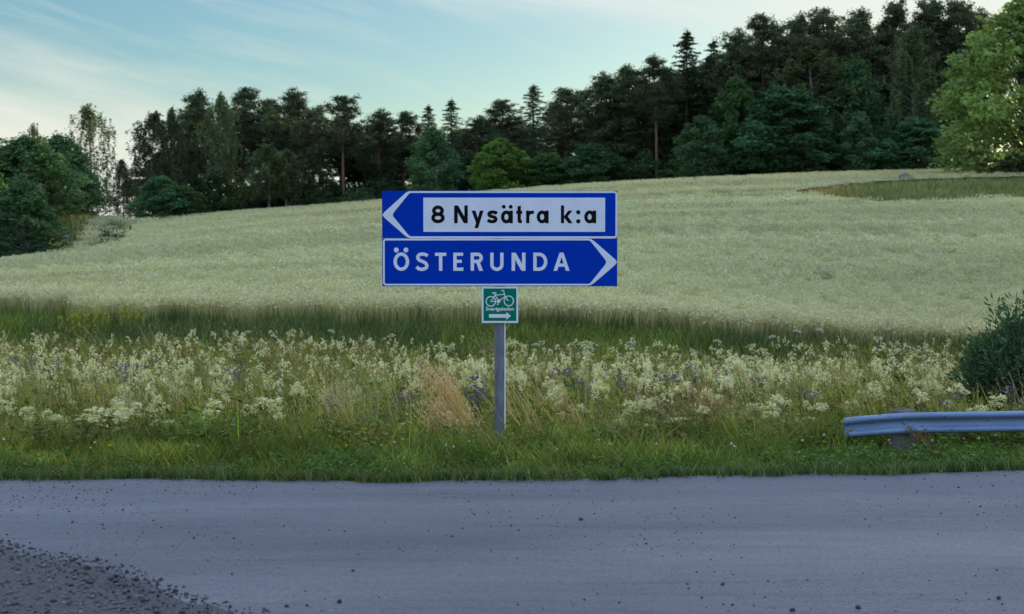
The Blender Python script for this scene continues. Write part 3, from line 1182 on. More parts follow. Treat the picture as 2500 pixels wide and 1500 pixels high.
def birch(seed, weep=1.0, dens=1.0):
    """birch, 18 m: slim crown of hanging twigs"""
    rng = np.random.default_rng(seed)
    Ht = 18.0
    tz = np.linspace(0, 1, 10)
    ph = rng.uniform(0, 6, 2)
    path = np.stack([0.4 * np.sin(tz * 3 + ph[0]) * tz, 0.3 * np.sin(tz * 2 + ph[1]) * tz, tz * Ht * 0.96], -1)
    trunk = [tube_np(path, 0.17 * (1 - 0.9 * tz) + 0.012, (1, 1, 1), 6)]
    leaf = []
    col = np.array([0.10, 0.135, 0.055])
    nl = int(60 * dens)
    P, Cc = [], []
    for i in range(nl):
        f = (i + rng.uniform(0, 1)) / nl
        zf = 0.2 + 0.76 * f
        ln = 3.0 * (0.45 + 0.75 * math.sin(math.pi * min(1, f * 0.9 + 0.18)) ** 0.8) * rng.uniform(0.5, 1.1) * (1.0 if f < 0.8 else 1.15 - 0.9 * (f - 0.8) / 0.2)
        a = i * 2.4 + rng.uniform(-0.6, 0.6)
        b0 = np.array([np.interp(zf, tz * 0.96, path[:, 0]), np.interp(zf, tz * 0.96, path[:, 1]), zf * Ht])
        tip = b0 + np.array([math.cos(a) * ln, math.sin(a) * ln, 0.55 * ln])
        trunk.append(tube_np([b0, b0 * 0.5 + tip * 0.5 + np.array([0, 0, 0.1]), tip], [0.04, 0.025, 0.008], (1, 1, 1), 3))
        tone = rng.uniform(0.75, 1.3)
        for k in range(9):
            t = rng.uniform(0.3, 1.05)
            c = b0 + (tip - b0) * t + rng.normal(size=3) * 0.25
            drop = rng.uniform(0.6, 2.6) * weep
            m_ = int(10 + drop * 9)
            z_ = rng.uniform(0, 1, m_)
            sw = rng.normal(size=2) * 0.25
            p = c[None] + np.stack([rng.normal(size=m_) * 0.10 + sw[0] * z_, rng.normal(size=m_) * 0.10 + sw[1] * z_, -z_ * drop], -1)
            P.append(p)
            Cc.append(np.repeat((col * tone * rng.uniform(0.85, 1.15))[None], m_, 0))
    P = np.concatenate(P)
    Cc = np.concatenate(Cc) * rng.uniform(0.75, 1.25, (len(P), 1))
    leaf.append(cards(P, 0.25, Cc, rng, 0.75))
    return merged(trunk), merged(leaf)


def broadleaf(seed, col, Ht=12.0, wide=4.2, low=0.08, nc=60, size=0.30, per=150, lumpy=1.0):
    """alder / sallow / maple: crown of many leafy clumps down to the ground"""
    rng = np.random.default_rng(seed)
    tz = np.linspace(0, 1, 7)
    trunk = [tube_np(np.stack([0.2 * np.sin(tz * 3), 0 * tz, tz * Ht * 0.8], -1), 0.2 * (1 - 0.85 * tz) + 0.02, (1, 1, 1), 6)]
    leaf = []
    for i in range(nc):
        f = (i + 0.5) / nc
        zf = low + (0.93 - low) * f
        w = wide * (math.sin(math.pi * min(1.0, (0.28 + 0.72 * f))) ** 0.65) * (0.62 + 0.38 * rng.uniform())
        a = i * 2.4 + rng.uniform(-0.5, 0.5)
        rad = w * (0.35 + 0.6 * rng.uniform() ** 0.5)
        c = np.array([math.cos(a) * rad, math.sin(a) * rad, zf * Ht + rng.uniform(-0.4, 0.4)])
        b0 = np.array([0, 0, max(0.3, (zf - 0.22) * Ht)])
        trunk.append(tube_np([b0, (b0 + c) / 2 + np.array([0, 0, 0.25]), c], [0.06, 0.04, 0.01], (1, 1, 1), 3))
        r = rng.uniform(0.65, 1.25) * lumpy * Ht / 12.0 * (1 - 0.3 * f)
        tone = rng.uniform(0.7, 1.35)
        leaf.append(clump(rng, c, r, per, size, np.asarray(col) * tone, flat=0.8, shell=0.45, aspect=0.8))
        for k in range(3):      # small sprays breaking the outline
            d = rng.normal(size=3)
            d /= np.linalg.norm(d)
            leaf.append(clump(rng, c + d * r * 1.05 * np.array([1, 1, .8]), r * 0.35, per // 8, size * 0.9, np.asarray(col) * tone * 1.05, flat=0.8, shell=0.1, aspect=0.8))
    leaf.append(clump(rng, (0.1, 0, Ht * 0.95), 0.5 * lumpy, 50, size, np.asarray(col), flat=1.2, shell=0.2))
    return merged(trunk), merged(leaf)


PROTO = {}


def proto(name, tl, bark_mat, dims):
    (tv, tq, tcol), (lv, lq, lc) = tl
    tm_ = mesh_np(name + '_trunk', tv, tq)
    tm_.materials.append(bark_mat)
    lm_ = mesh_np(name + '_crown', lv, lq, lc)
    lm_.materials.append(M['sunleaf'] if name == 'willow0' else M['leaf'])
    lo_, hi_ = np.percentile(lv, 1, axis=0), np.percentile(lv, 99, axis=0)
    PROTO[name] = (tm_, lm_, max(hi_[0] - lo_[0], hi_[1] - lo_[1]), lv[:, 2].max())


for i in range(5):
    proto('pine%d' % i, pine(100 + i, [0.36, 0.42, 0.28, 0.52, 0.2][i], [1.05, 1.0, 1.25, 0.75, 1.4][i]), M['bark_pine'], None)
for i in range(3):
    proto('spruce%d' % i, spruce(200 + i), M['bark_dark'], None)
for i in range(4):
    proto('birch%d' % i, birch(300 + i, [1.0, 1.3, 0.8, 1.2][i], [1.0, 0.8, 1.3, 0.6][i]), M['bark_birch'], None)
GRN = [(0.078, 0.14, 0.042), (0.068, 0.138, 0.055), (0.12, 0.20, 0.04), (0.074, 0.158, 0.068)]
for i in range(4):
    proto('broad%d' % i, broadleaf(400 + i, GRN[i], lumpy=[1.15, 1.25, 1.1, 1.05][i], nc=[85, 80, 90, 90][i]), M['bark_dark'], None)
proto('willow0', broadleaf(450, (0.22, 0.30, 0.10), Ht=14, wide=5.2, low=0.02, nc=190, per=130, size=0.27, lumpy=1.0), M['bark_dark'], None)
for i in range(3):
    proto('shrub%d' % i, broadleaf(470 + i, [(0.040, 0.075, 0.022), (0.034, 0.062, 0.026), (0.05, 0.085, 0.03)][i], Ht=4, wide=2.6, low=0.12, nc=26, size=0.2, per=100, lumpy=2.0), M['bark_dark'], None)


def tree(kind, px, top, width, Y, label, group=None, cat='tree', dx=0.0, name=None, bury=0.15):
    """a tree whose crown top stands at photo row `top`, standing on the terrain at depth Y"""
    p = at(px, top, Y)
    gz = h1(p.x, Y)
    tm_, lm_, w0, hgt = PROTO[kind]
    hh = max(1.0, p.z - gz)
    wx = width * Y / F_PX * {'pine': 1.32, 'spru': 1.25, 'birc': 1.2, 'broa': 1.16, 'will': 1.1, 'shru': 1.1}[kind[:4]]
    base = {'pine': 'pine_tree', 'spru': 'spruce_tree', 'birc': 'birch_tree', 'broa': 'deciduous_tree', 'will': 'willow_tree', 'shru': 'shrub'}[kind[:4]]
    e_ = empty(name or base, (p.x, Y, gz - bury))
    e_.rotation_euler = (0, 0, (px * 0.37 + Y * 0.11) % 6.283)
    e_.scale = (wx / w0, wx / w0, (hh + bury) / hgt)
    tag(e_, label, cat, group)
    link(bpy.data.objects.new('trunk', tm_), e_)
    link(bpy.data.objects.new('crown', lm_), e_)
    return e_


TREES = [
    # left grove
    ('broad1', 60, 322, 220, 176, 'large dark alder at the far left edge of the field, behind a lighter one'),
    ('broad0', 172, 374, 108, 200, 'rounded dark alder right of the far-left pair, its crown down to the grass'),
    ('broad1', 62, 432, 165, 146, 'lighter green alder nearest the field at the left edge'),
    ('broad2', -60, 380, 170, 150, 'green alder cut by the left edge of the photo'),
    ('broad0', 112, 392, 135, 190, 'dark alder filling the space between the two largest left alders'),
    ('broad0', 20, 350, 150, 180, 'dark alder crown behind the lighter one at the left edge'),
    ('broad1', 140, 318, 170, 196, 'dark alder below the tall weeping birch on its left side'),
    ('birch3', 222, 250, 118, 215, 'tall weeping birch with see-through hanging twigs rising above the left alders'),
    ('birch3', 82, 298, 60, 222, 'thin birch top poking out above the far-left alders'),
    ('birch1', 300, 385, 70, 300, 'small pale birch in the gap right of the left alders'),
    ('birch2', 372, 268, 105, 283, 'broad birch at the left end of the tree line, before the tall pines'),
    ('birch1', 424, 255, 80, 287, 'slim birch just left of the dense dark tall pine'),
    ('pine4', 474, 214, 95, 292, 'dense dark pine, leftmost of the tall pines on the skyline'),
    ('birch0', 542, 222, 85, 285, 'tall birch between the two leftmost tall pines'),
    ('pine0', 592, 210, 100, 300, 'pine with a broad round crown beside the tall birch'),
    ('pine3', 652, 234, 75, 300, 'thin pine with open see-through crown left of a dense pine'),
    ('pine2', 716, 211, 98, 292, 'dense pine with spreading crown between two open pines'),
    ('pine1', 778, 258, 80, 282, 'pine with a straight bare trunk, left of two with bare trunks'),
    ('pine3', 838, 228, 92, 278, 'pine with a leaning bare reddish trunk and open round crown'),
    ('birch2', 655, 348, 110, 272, 'low leafy birch in front of the pines, left of the bare trunks'),
    ('birch0', 700, 362, 90, 271, 'small drooping birch beside the low leafy birch'),
    ('broad1', 395, 424, 120, 262, 'low dark bushy tree at the field edge left of the low birch'),
    ('broad0', 450, 452, 95, 264, 'dark bushy tree touching the right side of a like one by the field corner'),
    # middle
    ('pine2', 925, 262, 85, 284, 'dark pine above the left end of the blue sign'),
    ('pine1', 986, 268, 75, 290, 'open pine with sky showing beneath, left of two pointed spruces'),
    ('spruce1', 1046, 252, 80, 284, 'pointed spruce left of the taller twin-topped spruce'),
    ('spruce0', 1102, 238, 85, 282, 'taller pointed spruce above the left half of the sign'),
    ('broad1', 1058, 300, 110, 268, 'dark leafy tree in front of the two pointed spruces'),
    ('pine2', 1168, 278, 75, 280, 'low pine right of the pointed spruces'),
    ('pine0', 1230, 240, 100, 284, 'flat-topped pine left of the steep spruce above the sign'),
    ('spruce2', 1302, 202, 110, 280, 'steep spruce with pointed top standing above the middle of the sign'),
    ('pine1', 1382, 210, 90, 284, 'pine with knobbly top right of the steep spruce'),
    ('pine3', 1428, 216, 70, 288, 'open thin pine before the forest starts to rise'),
    ('broad2', 1222, 336, 130, 262, 'bright green round tree behind the top of the sign'),
    ('broad1', 1445, 345, 140, 260, 'dark low leafy tree where the forest starts to rise'),
    ('broad0', 1335, 372, 120, 262, 'dark leafy bush-like tree beside the bright green round tree'),
    # right forest
    ('pine2', 1482, 172, 105, 272, 'dense pine at the foot of the rising forest edge'),
    ('pine4', 1540, 152, 100, 270, 'bushy pine left of the bare red trunk'),
    ('pine3', 1603, 132, 95, 262, 'tall pine with a long bare red trunk left of the front birches'),
    ('pine4', 1640, 160, 95, 275, 'dark dense pine behind the long bare red trunk'),
    ('spruce0', 1677, 68, 125, 268, 'tall spruce with a spire breaking the rising skyline'),
    ('spruce1', 1742, 90, 105, 272, 'shorter spruce just right of the tall spire'),
    ('pine2', 1800, 62, 105, 268, 'pine with small pointed shoots left of the broad skyline pines'),
    ('pine0', 1868, 32, 125, 268, 'broad-topped pine, left of three highest pines'),
    ('pine4', 1940, 28, 115, 270, 'broad-topped pine, middle of three highest pines'),
    ('pine0', 2018, 14, 120, 266, 'highest pine on the skyline left of the glare'),
    ('pine1', 2105, 18, 120, 268, 'pine with branches against the bright sky at the upper right'),
    ('pine4', 2180, -10, 110, 270, 'tall dark pine just right of the bright patch of sky'),
    ('pine2', 2275, -20, 120, 275, 'tall pine behind the pale birch at the upper right'),
    ('pine1', 2335, -8, 115, 272, 'pine between the tall dark pines and the sunlit willow'),
    ('pine2', 2392, 12, 110, 276, 'pine half hidden behind the left side of the sunlit willow'),
    ('broad1', 1712, 276, 118, 252, 'egg-shaped leafy tree at the field edge, left of the broadest one'),
    ('broad3', 1918, 205, 235, 251, 'broadest leafy tree at the field edge, middle of the right forest'),
    ('broad0', 1800, 180, 120, 260, 'leafy tree rising behind and left of the broadest leafy tree'),
    ('birch2', 1985, 86, 190, 262, 'tall leafy birch rising behind the broadest leafy tree'),
    ('broad1', 2088, 130, 150, 260, 'dark leafy tree right of the tall leafy birch'),
    ('broad3', 2096, 270, 92, 250, 'small pointed leafy tree at the field edge, right of the broadest one'),
    ('birch1', 2235, 55, 130, 256, 'tall pale birch next to the sunlit willow'),
    ('broad3', 2240, 282, 165, 249, 'low rounded leafy tree at the field edge left of the sunlit willow'),
    ('broad1', 2160, 300, 90, 255, 'dark leafy tree in the shade between two lower leafy trees'),
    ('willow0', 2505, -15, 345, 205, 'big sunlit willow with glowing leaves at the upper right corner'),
    ('shrub1', 2475, 372, 130, 196, 'dark low shrub under the sunlit willow at the right edge'),
]
for i, (k, px, top, w, Y, lab) in enumerate(TREES):
    tree(k, px, top, w, Y, lab, 'trees around the field' if Y > 120 else None)

SHRUBS = [('shrub0', 785, 453, 85, 268, 'rounded green shrub at the field edge under the bare pine trunks'),
          ('shrub2', 868, 460, 100, 265, 'low wide shrub at the field edge just left of the sign'),
          ('shrub2', 720, 480, 60, 268, 'small shrub left of the rounded green one at the field edge'),
          ('shrub1', 60, 560, 150, 138, 'dark shrub at the foot of the left-edge alders'),
          ('shrub2', 235, 530, 60, 200, 'lighter shrub on the grassy slope below the rounded alder'),
          ('shrub0', 300, 522, 70, 205, 'shrub on the grassy slope nearest the gap in the trees'),
          ('shrub1', 95, 580, 60, 146, 'small dark shrub where the left alders meet the crop')]
for k, px, top, w, Y, lab in SHRUBS:
    tree(k, px, top, w, Y, lab, 'shrubs along the field edge', 'shrub')

# trees deeper in the forest, only glimpsed between the front ones
rngt = np.random.default_rng(55)
sky_x = [300, 470, 600, 720, 840, 930, 1040, 1110, 1170, 1300, 1430, 1500, 1600, 1680, 1760, 1870, 2020, 2200, 2500, 2900]
sky_y = [420, 235, 235, 230, 255, 290, 280, 265, 300, 230, 240, 190, 160, 110, 115, 60, 40, 30, 20, 20]
k = 0
for px in np.arange(330, 2330, 37):
    for row in range(2 if px < 1450 else 3):
        Y = [300, 318, 336][row] - (25 if px > 1450 else 0) + rngt.uniform(-6, 6)
        x_ = px + rngt.uniform(-18, 18)
        top = np.interp(x_, sky_x, sky_y) + rngt.uniform(12, 70) + row * 6
        if px < 1450 and rngt.uniform() < 0.35:
            continue
        kind = ['pine0', 'pine1', 'pine2', 'spruce0', 'spruce2', 'pine3', 'spruce1', 'pine4'][rngt.integers(0, 8)]
        if px < 1450 and kind.startswith('spruce'):
            kind = 'pine1'
        nm = 'spruce' if kind.startswith('spruce') else 'pine'
        side = 'right-hand forest' if px > 1450 else 'left tree line'
        tree(kind, x_, top, rngt.uniform(70, 105), Y, 'dark %s deep inside the %s, half hidden by the front trees' % (nm, side), '%ss deep inside the %s' % (nm, side))
        k += 1
# undergrowth below the front trees
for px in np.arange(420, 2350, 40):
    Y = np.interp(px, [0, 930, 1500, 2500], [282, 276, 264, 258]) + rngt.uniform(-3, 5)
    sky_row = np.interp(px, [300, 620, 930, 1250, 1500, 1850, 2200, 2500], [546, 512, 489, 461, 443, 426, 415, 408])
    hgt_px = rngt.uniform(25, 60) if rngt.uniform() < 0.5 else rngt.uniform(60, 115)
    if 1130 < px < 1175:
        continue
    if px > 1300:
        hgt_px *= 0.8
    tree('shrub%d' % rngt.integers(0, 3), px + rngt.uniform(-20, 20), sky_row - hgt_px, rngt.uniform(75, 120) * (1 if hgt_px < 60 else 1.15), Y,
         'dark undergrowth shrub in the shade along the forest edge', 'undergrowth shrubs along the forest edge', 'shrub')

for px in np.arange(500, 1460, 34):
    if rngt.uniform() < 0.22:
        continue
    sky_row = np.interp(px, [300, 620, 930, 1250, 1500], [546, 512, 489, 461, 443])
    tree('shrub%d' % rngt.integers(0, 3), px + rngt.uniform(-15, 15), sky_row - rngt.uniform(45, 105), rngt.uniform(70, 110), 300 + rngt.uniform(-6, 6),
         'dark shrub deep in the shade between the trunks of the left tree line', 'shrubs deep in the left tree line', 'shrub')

# ------------------------------------------------------------------ oat field
COL_PX = np.array([c[0] for c in _cols], float)
COL_YS = np.array([c[3] for c in _cols], float)


def px_of(x, y):
    return 1250 + F_PX * x / y


def front_y(x):
    """near edge of the crop"""
    p = 1250 + F_PX * x / 51.0
    return np.interp(p, [-900, 0, 90, 150, 230, 900, 1500, 2100, 2500, 3400], [57, 55.5, 55, 52.5, 51.5, 51, 51, 47.5, 46.5, 46]) + 0.35 * np.sin(x * 1.7) + 0.25 * np.sin(x * 4.1 + 1)


def far_y(x, y):
    p = px_of(x, y)
    yb = np.interp(p, COL_PX, COL_YS)
    return yb + np.where(p > 420, 10.0, 0.0)


def ray_hit(px, py, lift):
    Ys_ = np.arange(46, 300, 0.5)
    P_ = [at(px, py, Y) for Y in Ys_]
    hz_ = height([p.x for p in P_], Ys_) + lift
    for p, hz in zip(P_, hz_):
        if hz >= p.z:
            return p
    return P_[-1]


ISL = [(1962, 464), (2000, 457), (2070, 449), (2150, 441), (2260, 436), (2400, 432), (2600, 428), (2600, 474), (2430, 478), (2330, 483), (2200, 487), (2100, 483), (2030, 474)]
ISLW = np.array([[ray_hit(a, b_, 0.75).x, ray_hit(a, b_, 0.75).y] for a, b_ in ISL])


def in_poly(x, y, P_):
    ins = np.zeros(len(x), bool)
    j = len(P_) - 1
    for i in range(len(P_)):
        xi, yi = P_[i]
        xj, yj = P_[j]
        c = ((yi > y) != (yj > y)) & (x < (xj - xi) * (y - yi) / (yj - yi + 1e-12) + xi)
        ins ^= c
        j = i
    return ins


def in_crop(x, y):
    return (y > front_y(x)) & (y < far_y(x, y)) & ~in_poly(x, y, ISLW)


def vnoise(x, y, s, seed=0):
    """smooth value noise 0..1"""
    x, y = x / s + seed * 17.3, y / s + seed * 9.1
    xi, yi = np.floor(x).astype(int), np.floor(y).astype(int)
    fx, fy = smooth01(x - xi), smooth01(y - yi)

    def hsh(a, b_):
        v = np.sin(a * 127.1 + b_ * 311.7 + seed * 74.7) * 43758.5453
        return v - np.floor(v)
    return (hsh(xi, yi) * (1 - fx) + hsh(xi + 1, yi) * fx) * (1 - fy) + (hsh(xi, yi + 1) * (1 - fx) + hsh(xi + 1, yi + 1) * fx) * fy


def crop_relief(x, y):
    """lodged strips and wind marks: the crop is a little shorter or taller"""
    q = y + 0.14 * x
    return 0.10 * (vnoise(x, q * 3.2, 22, 3) - 0.5) + 0.10 * (vnoise(x, q * 4, 7, 4) - 0.5) + 0.12 * (vnoise(x, q * 2, 60, 5) - 0.5)


# canopy sheet inside the stand
cxs, cys = [], []
ucol = np.linspace(-0.42, 0.42, 260)
yrow = np.concatenate([np.arange(46, 75, 0.5), np.arange(75, 130, 0.9), np.arange(130, 292, 1.5)])
U, YY = np.meshgrid(ucol, yrow)
XX = U * YY
xf, yf = XX.ravel(), YY.ravel()
keep = in_crop(xf, yf - 2.2) & in_crop(xf, yf) & in_crop(xf, np.where(px_of(xf, yf) < 420, yf + 7.0, yf)) & in_crop(np.where(px_of(xf, yf) < 420, xf - 4.0, xf), yf)
zf_ = height(xf, yf) + CROP_H * 0.70 + crop_relief(xf, yf) + 0.08 * (vnoise(xf, yf, 0.9, 8) - 0.5)
nu, nr = len(ucol), len(yrow)
ii = (np.arange(nr - 1)[:, None] * nu + np.arange(nu - 1)[None]).ravel()
cq = np.stack([ii, ii + 1, ii + nu + 1, ii + nu], -1)
cq = cq[keep[cq].all(1)]
used = np.unique(cq)
remap = -np.ones(nu * nr, int)
remap[used] = np.arange(len(used))
tag(obj_np('oat_field', np.stack([xf, yf, zf_], -1)[used], remap[cq], None, M['canopy'], smooth=True), kind='structure')


def oat_tuft(seed, n, rad, w, headsize, nh):
    rng = np.random.default_rng(seed)
    parts = [blades(n, 0.72, 1.0, w, rad, 0.22, [(0.20, 0.24, 0.10), (0.26, 0.29, 0.13), (0.17, 0.22, 0.10)], 2, rng, tipcol=(0.42, 0.42, 0.24), wtip=0.5, tone_sd=0.15)]
    # nodding panicles of spikelets
    a = rng.uniform(0, 6.28, nh)
    r = rad * np.sqrt(rng.uniform(0, 1, nh)) * 1.15
    P_ = np.stack([r * np.cos(a), r * np.sin(a), rng.uniform(0.74, 1.04, nh)], -1)
    cl = np.array([0.47, 0.47, 0.285]) * rng.uniform(0.84, 1.12, (nh, 1)) * np.array([1, 1, 1]) + rng.normal(size=(nh, 1)) * np.array([[0.02, 0.0, -0.01]])
    parts.append(cards(P_, headsize, cl * 0.97 * np.array([0.97, 1.0, 1.06]), rng, 0.5, normal=(0, -0.35, 0.5)))
    return merged(parts)


OAT_N = [oat_tuft(600 + i, 11, 0.22, 0.019, 0.10, 26) for i in range(4)]
OAT_M = [oat_tuft(620 + i, 4, 0.38, 0.035, 0.16, 28) for i in range(3)]
OAT_F = [oat_tuft(640 + i, 3, 0.7, 0.06, 0.22, 28) for i in range(3)]


def scatter(ylo, yhi, dens, rng, half=0.35):
    """uniform points in the wedge of ground the camera looks over"""
    area = half * (yhi ** 2 - ylo ** 2)
    n_ = int(area * dens)
    y_ = np.sqrt(rng.uniform(ylo ** 2, yhi ** 2, n_))
    x_ = rng.uniform(-half, half, n_) * y_
    return x_, y_


rngo = np.random.default_rng(77)
so = Soup()
for protos_, ylo, yhi, dens in ((OAT_N, 45, 65, 12), (OAT_N, 46, 66, 3.7), (OAT_M, 64, 112, 1.5), (OAT_F, 110, 290, 0.34)):
    x_, y_ = scatter(ylo, yhi, dens, rngo)
    if ylo >= 110:
        xe_, ye_ = scatter(ylo, 235, 2.2, rngo, 0.36)
        pe_ = px_of(xe_, ye_)
        ke_ = (pe_ < 420) & (ye_ > far_y(xe_, ye_) - 12)
        x_, y_ = np.concatenate([x_, xe_[ke_]]), np.concatenate([y_, ye_[ke_]])
    ok_ = in_crop(x_, y_)
    if dens == 12:
        ok_ &= y_ < front_y(x_) + 3.0
    x_, y_ = x_[ok_], y_[ok_]
    z_ = height(x_, y_)
    hmul = CROP_H * rngo.uniform(0.9, 1.1, len(x_)) + crop_relief(x_, y_)
    q_ = y_ + 0.14 * x_
    tone = 0.76 + 0.34 * vnoise(x_, q_ * 3, 34, 1) + 0.22 * (vnoise(x_, q_ * 4, 11, 2) - 0.3)
    warm = vnoise(x_, q_ * 2.5, 40, 6)
    line = smooth01((vnoise(x_, q_ * 9, 45, 12) - 0.62) / 0.15) * 0.22 * vnoise(x_, y_, 18, 13)
    tone = (tone - line * 1.6) * 1.17
    near_ = 1 - smooth01((y_ - front_y(x_) - 2) / 14)
    cm_ = np.stack([tone * (1.04 + 0.16 * warm + 0.10 * near_), tone * (1.03 + 0.03 * near_), tone * (1.02 - 0.14 * warm)], -1)
    pick = rngo.integers(0, len(protos_), len(x_))
    rot = rngo.uniform(0, 6.28, len(x_))
    scl = rngo.uniform(0.85, 1.2, len(x_))
    for i, pr in enumerate(protos_):
        m_ = pick == i
        so.stamp(pr, np.stack([x_, y_, z_], -1)[m_], rot[m_], scl[m_], cm_[m_], zscale=hmul[m_])
V_, Q_, C_ = so.arrays()
tag(obj_np('oat_stalks', V_, Q_, C_, M['oat']), 'pale grey-green ripening oats covering the whole slope', 'crop', kind='stuff')

# ------------------------------------------------------------------ rough grass on the slopes, island in the field
G_OLIVE = [(0.255, 0.252, 0.0483), (0.345, 0.287, 0.0667), (0.18, 0.21, 0.0403)]
G_TAN = [(0.351, 0.273, 0.132), (0.297, 0.247, 0.108), (0.2295, 0.221, 0.084)]
G_GREEN = [(0.195, 0.2755, 0.0299), (0.255, 0.3262, 0.0414), (0.135, 0.2175, 0.0299), (0.3, 0.319, 0.069)]
G_DARK = [(0.0675, 0.1232, 0.0312), (0.0825, 0.145, 0.0336), (0.06, 0.1015, 0.0312), (0.105, 0.1595, 0.042)]
rngg = np.random.default_rng(88)
FAR_T = [merged([blades(9, 0.35, 0.8, 0.065, 0.45, 0.5, G_OLIVE + G_TAN[:1], 2, rngg)]) for i in range(2)] + \
        [merged([blades(9, 0.35, 0.9, 0.06, 0.45, 0.5, G_TAN + G_OLIVE[:1], 2, rngg)])]
sg = Soup()
xs_, ys_ = ISLW[:, 0], ISLW[:, 1]
x_ = rngg.uniform(xs_.min(), xs_.max(), 5000)
y_ = rngg.uniform(ys_.min(), ys_.max() + 2.5, 5000)
ok_ = in_poly(x_, y_, ISLW) | in_poly(x_, y_ - 2.5, ISLW) | in_poly(x_ + 1.5, y_, ISLW)
x_, y_ = x_[ok_], y_[ok_]
pick = rngg.integers(0, 3, len(x_))
t_ = vnoise(x_, y_, 6, 9)
left_ = 1 - smooth01((px_of(x_, y_) - 1960) / 180)
cm_ = np.stack([0.46 + 0.35 * t_ + 0.5 * left_, 0.66 + 0.35 * t_ + 0.05 * left_, 0.7 + 0.3 * t_], -1)
for i, pr in enumerate(FAR_T):
    m_ = pick == i
    sg.stamp(pr, np.stack([x_, y_, height(x_, y_)], -1)[m_], rngg.uniform(0, 6.28, m_.sum()), rngg.uniform(0.7, 1.2, m_.sum()), cm_[m_])
V_, Q_, C_ = sg.arrays()
tag(obj_np('island_grass', V_, Q_, C_, M['grass']), 'tongue of rough olive grass left uncut in the field at the right', 'grass', kind='stuff')

sg = Soup()
x_, y_ = scatter(110, 262, 1.8, rngg, 0.40)
p_ = px_of(x_, y_)
fy_ = np.interp(p_, COL_PX, COL_YS)
ok_ = (p_ < 420) & (y_ > fy_ - 3.0) & (y_ < fy_ + 34)
x_, y_ = x_[ok_], y_[ok_]
t_ = vnoise(x_, y_, 9, 10)
cm_ = np.stack([0.62 + 0.55 * t_, 0.75 + 0.4 * t_, 0.75 + 0.35 * t_], -1)
pick = rngg.integers(0, 3, len(x_))
for i, pr in enumerate(FAR_T):
    m_ = pick == i
    sg.stamp(pr, np.stack([x_, y_, height(x_, y_)], -1)[m_], rngg.uniform(0, 6.28, m_.sum()), rngg.uniform(0.8, 1.5, m_.sum()), cm_[m_])
V_, Q_, C_ = sg.arrays()
tag(obj_np('slope_grass', V_, Q_, C_, M['grass']), 'rough tan and green grass on the slope below the left alders', 'grass', kind='stuff')


def boulder(px, py, Y, w, h_, lab):
    p = at(px, py, Y)
    V0, T0 = ico(3)
    rng = np.random.default_rng(int(px))
    V = V0.copy()
    for k in range(9):
        d_ = rng.normal(size=3)
        d_ /= np.linalg.norm(d_)
        V -= np.maximum(V @ d_ - rng.uniform(0.5, 0.8), 0)[:, None] * d_[None]
    V *= np.array([w / 2, w / 2.6, h_ / 1.5])
    o = obj_np('boulder', V, T0, np.repeat(np.array([[0.13, 0.115, 0.10]]), len(V), 0), M['stone'])
    o.location = (p.x, Y, h1(p.x, Y) + h_ * 0.25)
    tag(o, lab, 'boulder')


_b = ray_hit(2215, 446, 0.2)
boulder(2215, 446, _b.y, 2.4, 1.5, 'grey boulder in the grass tongue of the field, right of the sign')
_b = ray_hit(168, 600, 0.3)
boulder(165, 600, _b.y + 3.0, 1.8, 1.0, 'grey boulder at the foot of the pale grass slope on the left')

# ------------------------------------------------------------------ roadside verge and meadow
rngm = np.random.default_rng(99)


def stalk(seed, n, hlo, hhi, rad, col, headcol, lean=0.0, headlen=0.2, nh=6, w=0.003, hs=0.026):
    """seeding grass: thin culms, each with a feathery head"""
    rng = np.random.default_rng(seed)
    parts = []
    for i in range(n):
        a = rng.uniform(0, 6.28)
        r = rad * math.sqrt(rng.uniform())
        h_ = rng.uniform(hlo, hhi)
        lx = -lean * rng.uniform(0.6, 1.4) + rng.normal() * 0.07
        ly = rng.normal() * 0.08
        t = np.linspace(0, 1, 5)
        cx = r * math.cos(a) + lx * h_ * t ** 1.6
        cy = r * math.sin(a) + ly * h_ * t ** 1.6
        cz = h_ * t * (1 - 0.12 * abs(lx) * t)
        f = rng.uniform(0, 6.28)
        ox, oy = math.cos(f) * w * 0.5, math.sin(f) * w * 0.5
        Lf = np.stack([cx - ox, cy - oy, cz], -1)
        Rt = np.stack([cx + ox, cy + oy, cz], -1)
        V = np.stack([Lf, Rt], 1).reshape(-1, 3)
        b0 = np.arange(4) * 2
        tone = rng.uniform(0.8, 1.2)
        parts.append((V, np.stack([b0, b0 + 1, b0 + 3, b0 + 2], -1), np.asarray(col) * tone))
        tt = rng.uniform(1 - headlen / h_, 1.0, nh)
        P_ = np.stack([np.interp(tt, t, cx), np.interp(tt, t, cy), np.interp(tt, t, cz)], -1) + rng.normal(size=(nh, 3)) * np.array([0.008, 0.008, 0.006])
        parts.append(cards(P_, hs, np.asarray(headcol) * rng.uniform(0.75, 1.2, (nh, 1)), rng, 0.35, up=-1.2))
    return merged(parts)


def leafy(seed, h_, n, size, col, rad=0.12):
    """herb with small leaves along a few stems"""
    rng = np.random.default_rng(seed)
    parts = []
    for i in range(4):
        a = rng.uniform(0, 6.28)
        b0 = np.array([rad * 0.5 * math.cos(a), rad * 0.5 * math.sin(a), 0])
        tip = np.array([rad * 1.5 * math.cos(a), rad * 1.5 * math.sin(a), h_ * rng.uniform(0.7, 1.0)])
        parts.append(tube_np([b0, tip], [0.004, 0.002], (0.12, 0.10, 0.05), 3))
        t = rng.uniform(0.15, 1, n // 4)
        P_ = b0 + (tip - b0) * t[:, None] + rng.normal(size=(len(t), 3)) * np.array([0.05, 0.05, 0.02])
        parts.append(cards(P_, size, np.asarray(col) * rng.uniform(0.7, 1.3, (len(t), 1)), rng, 0.45, up=0.3))
    return merged(parts)


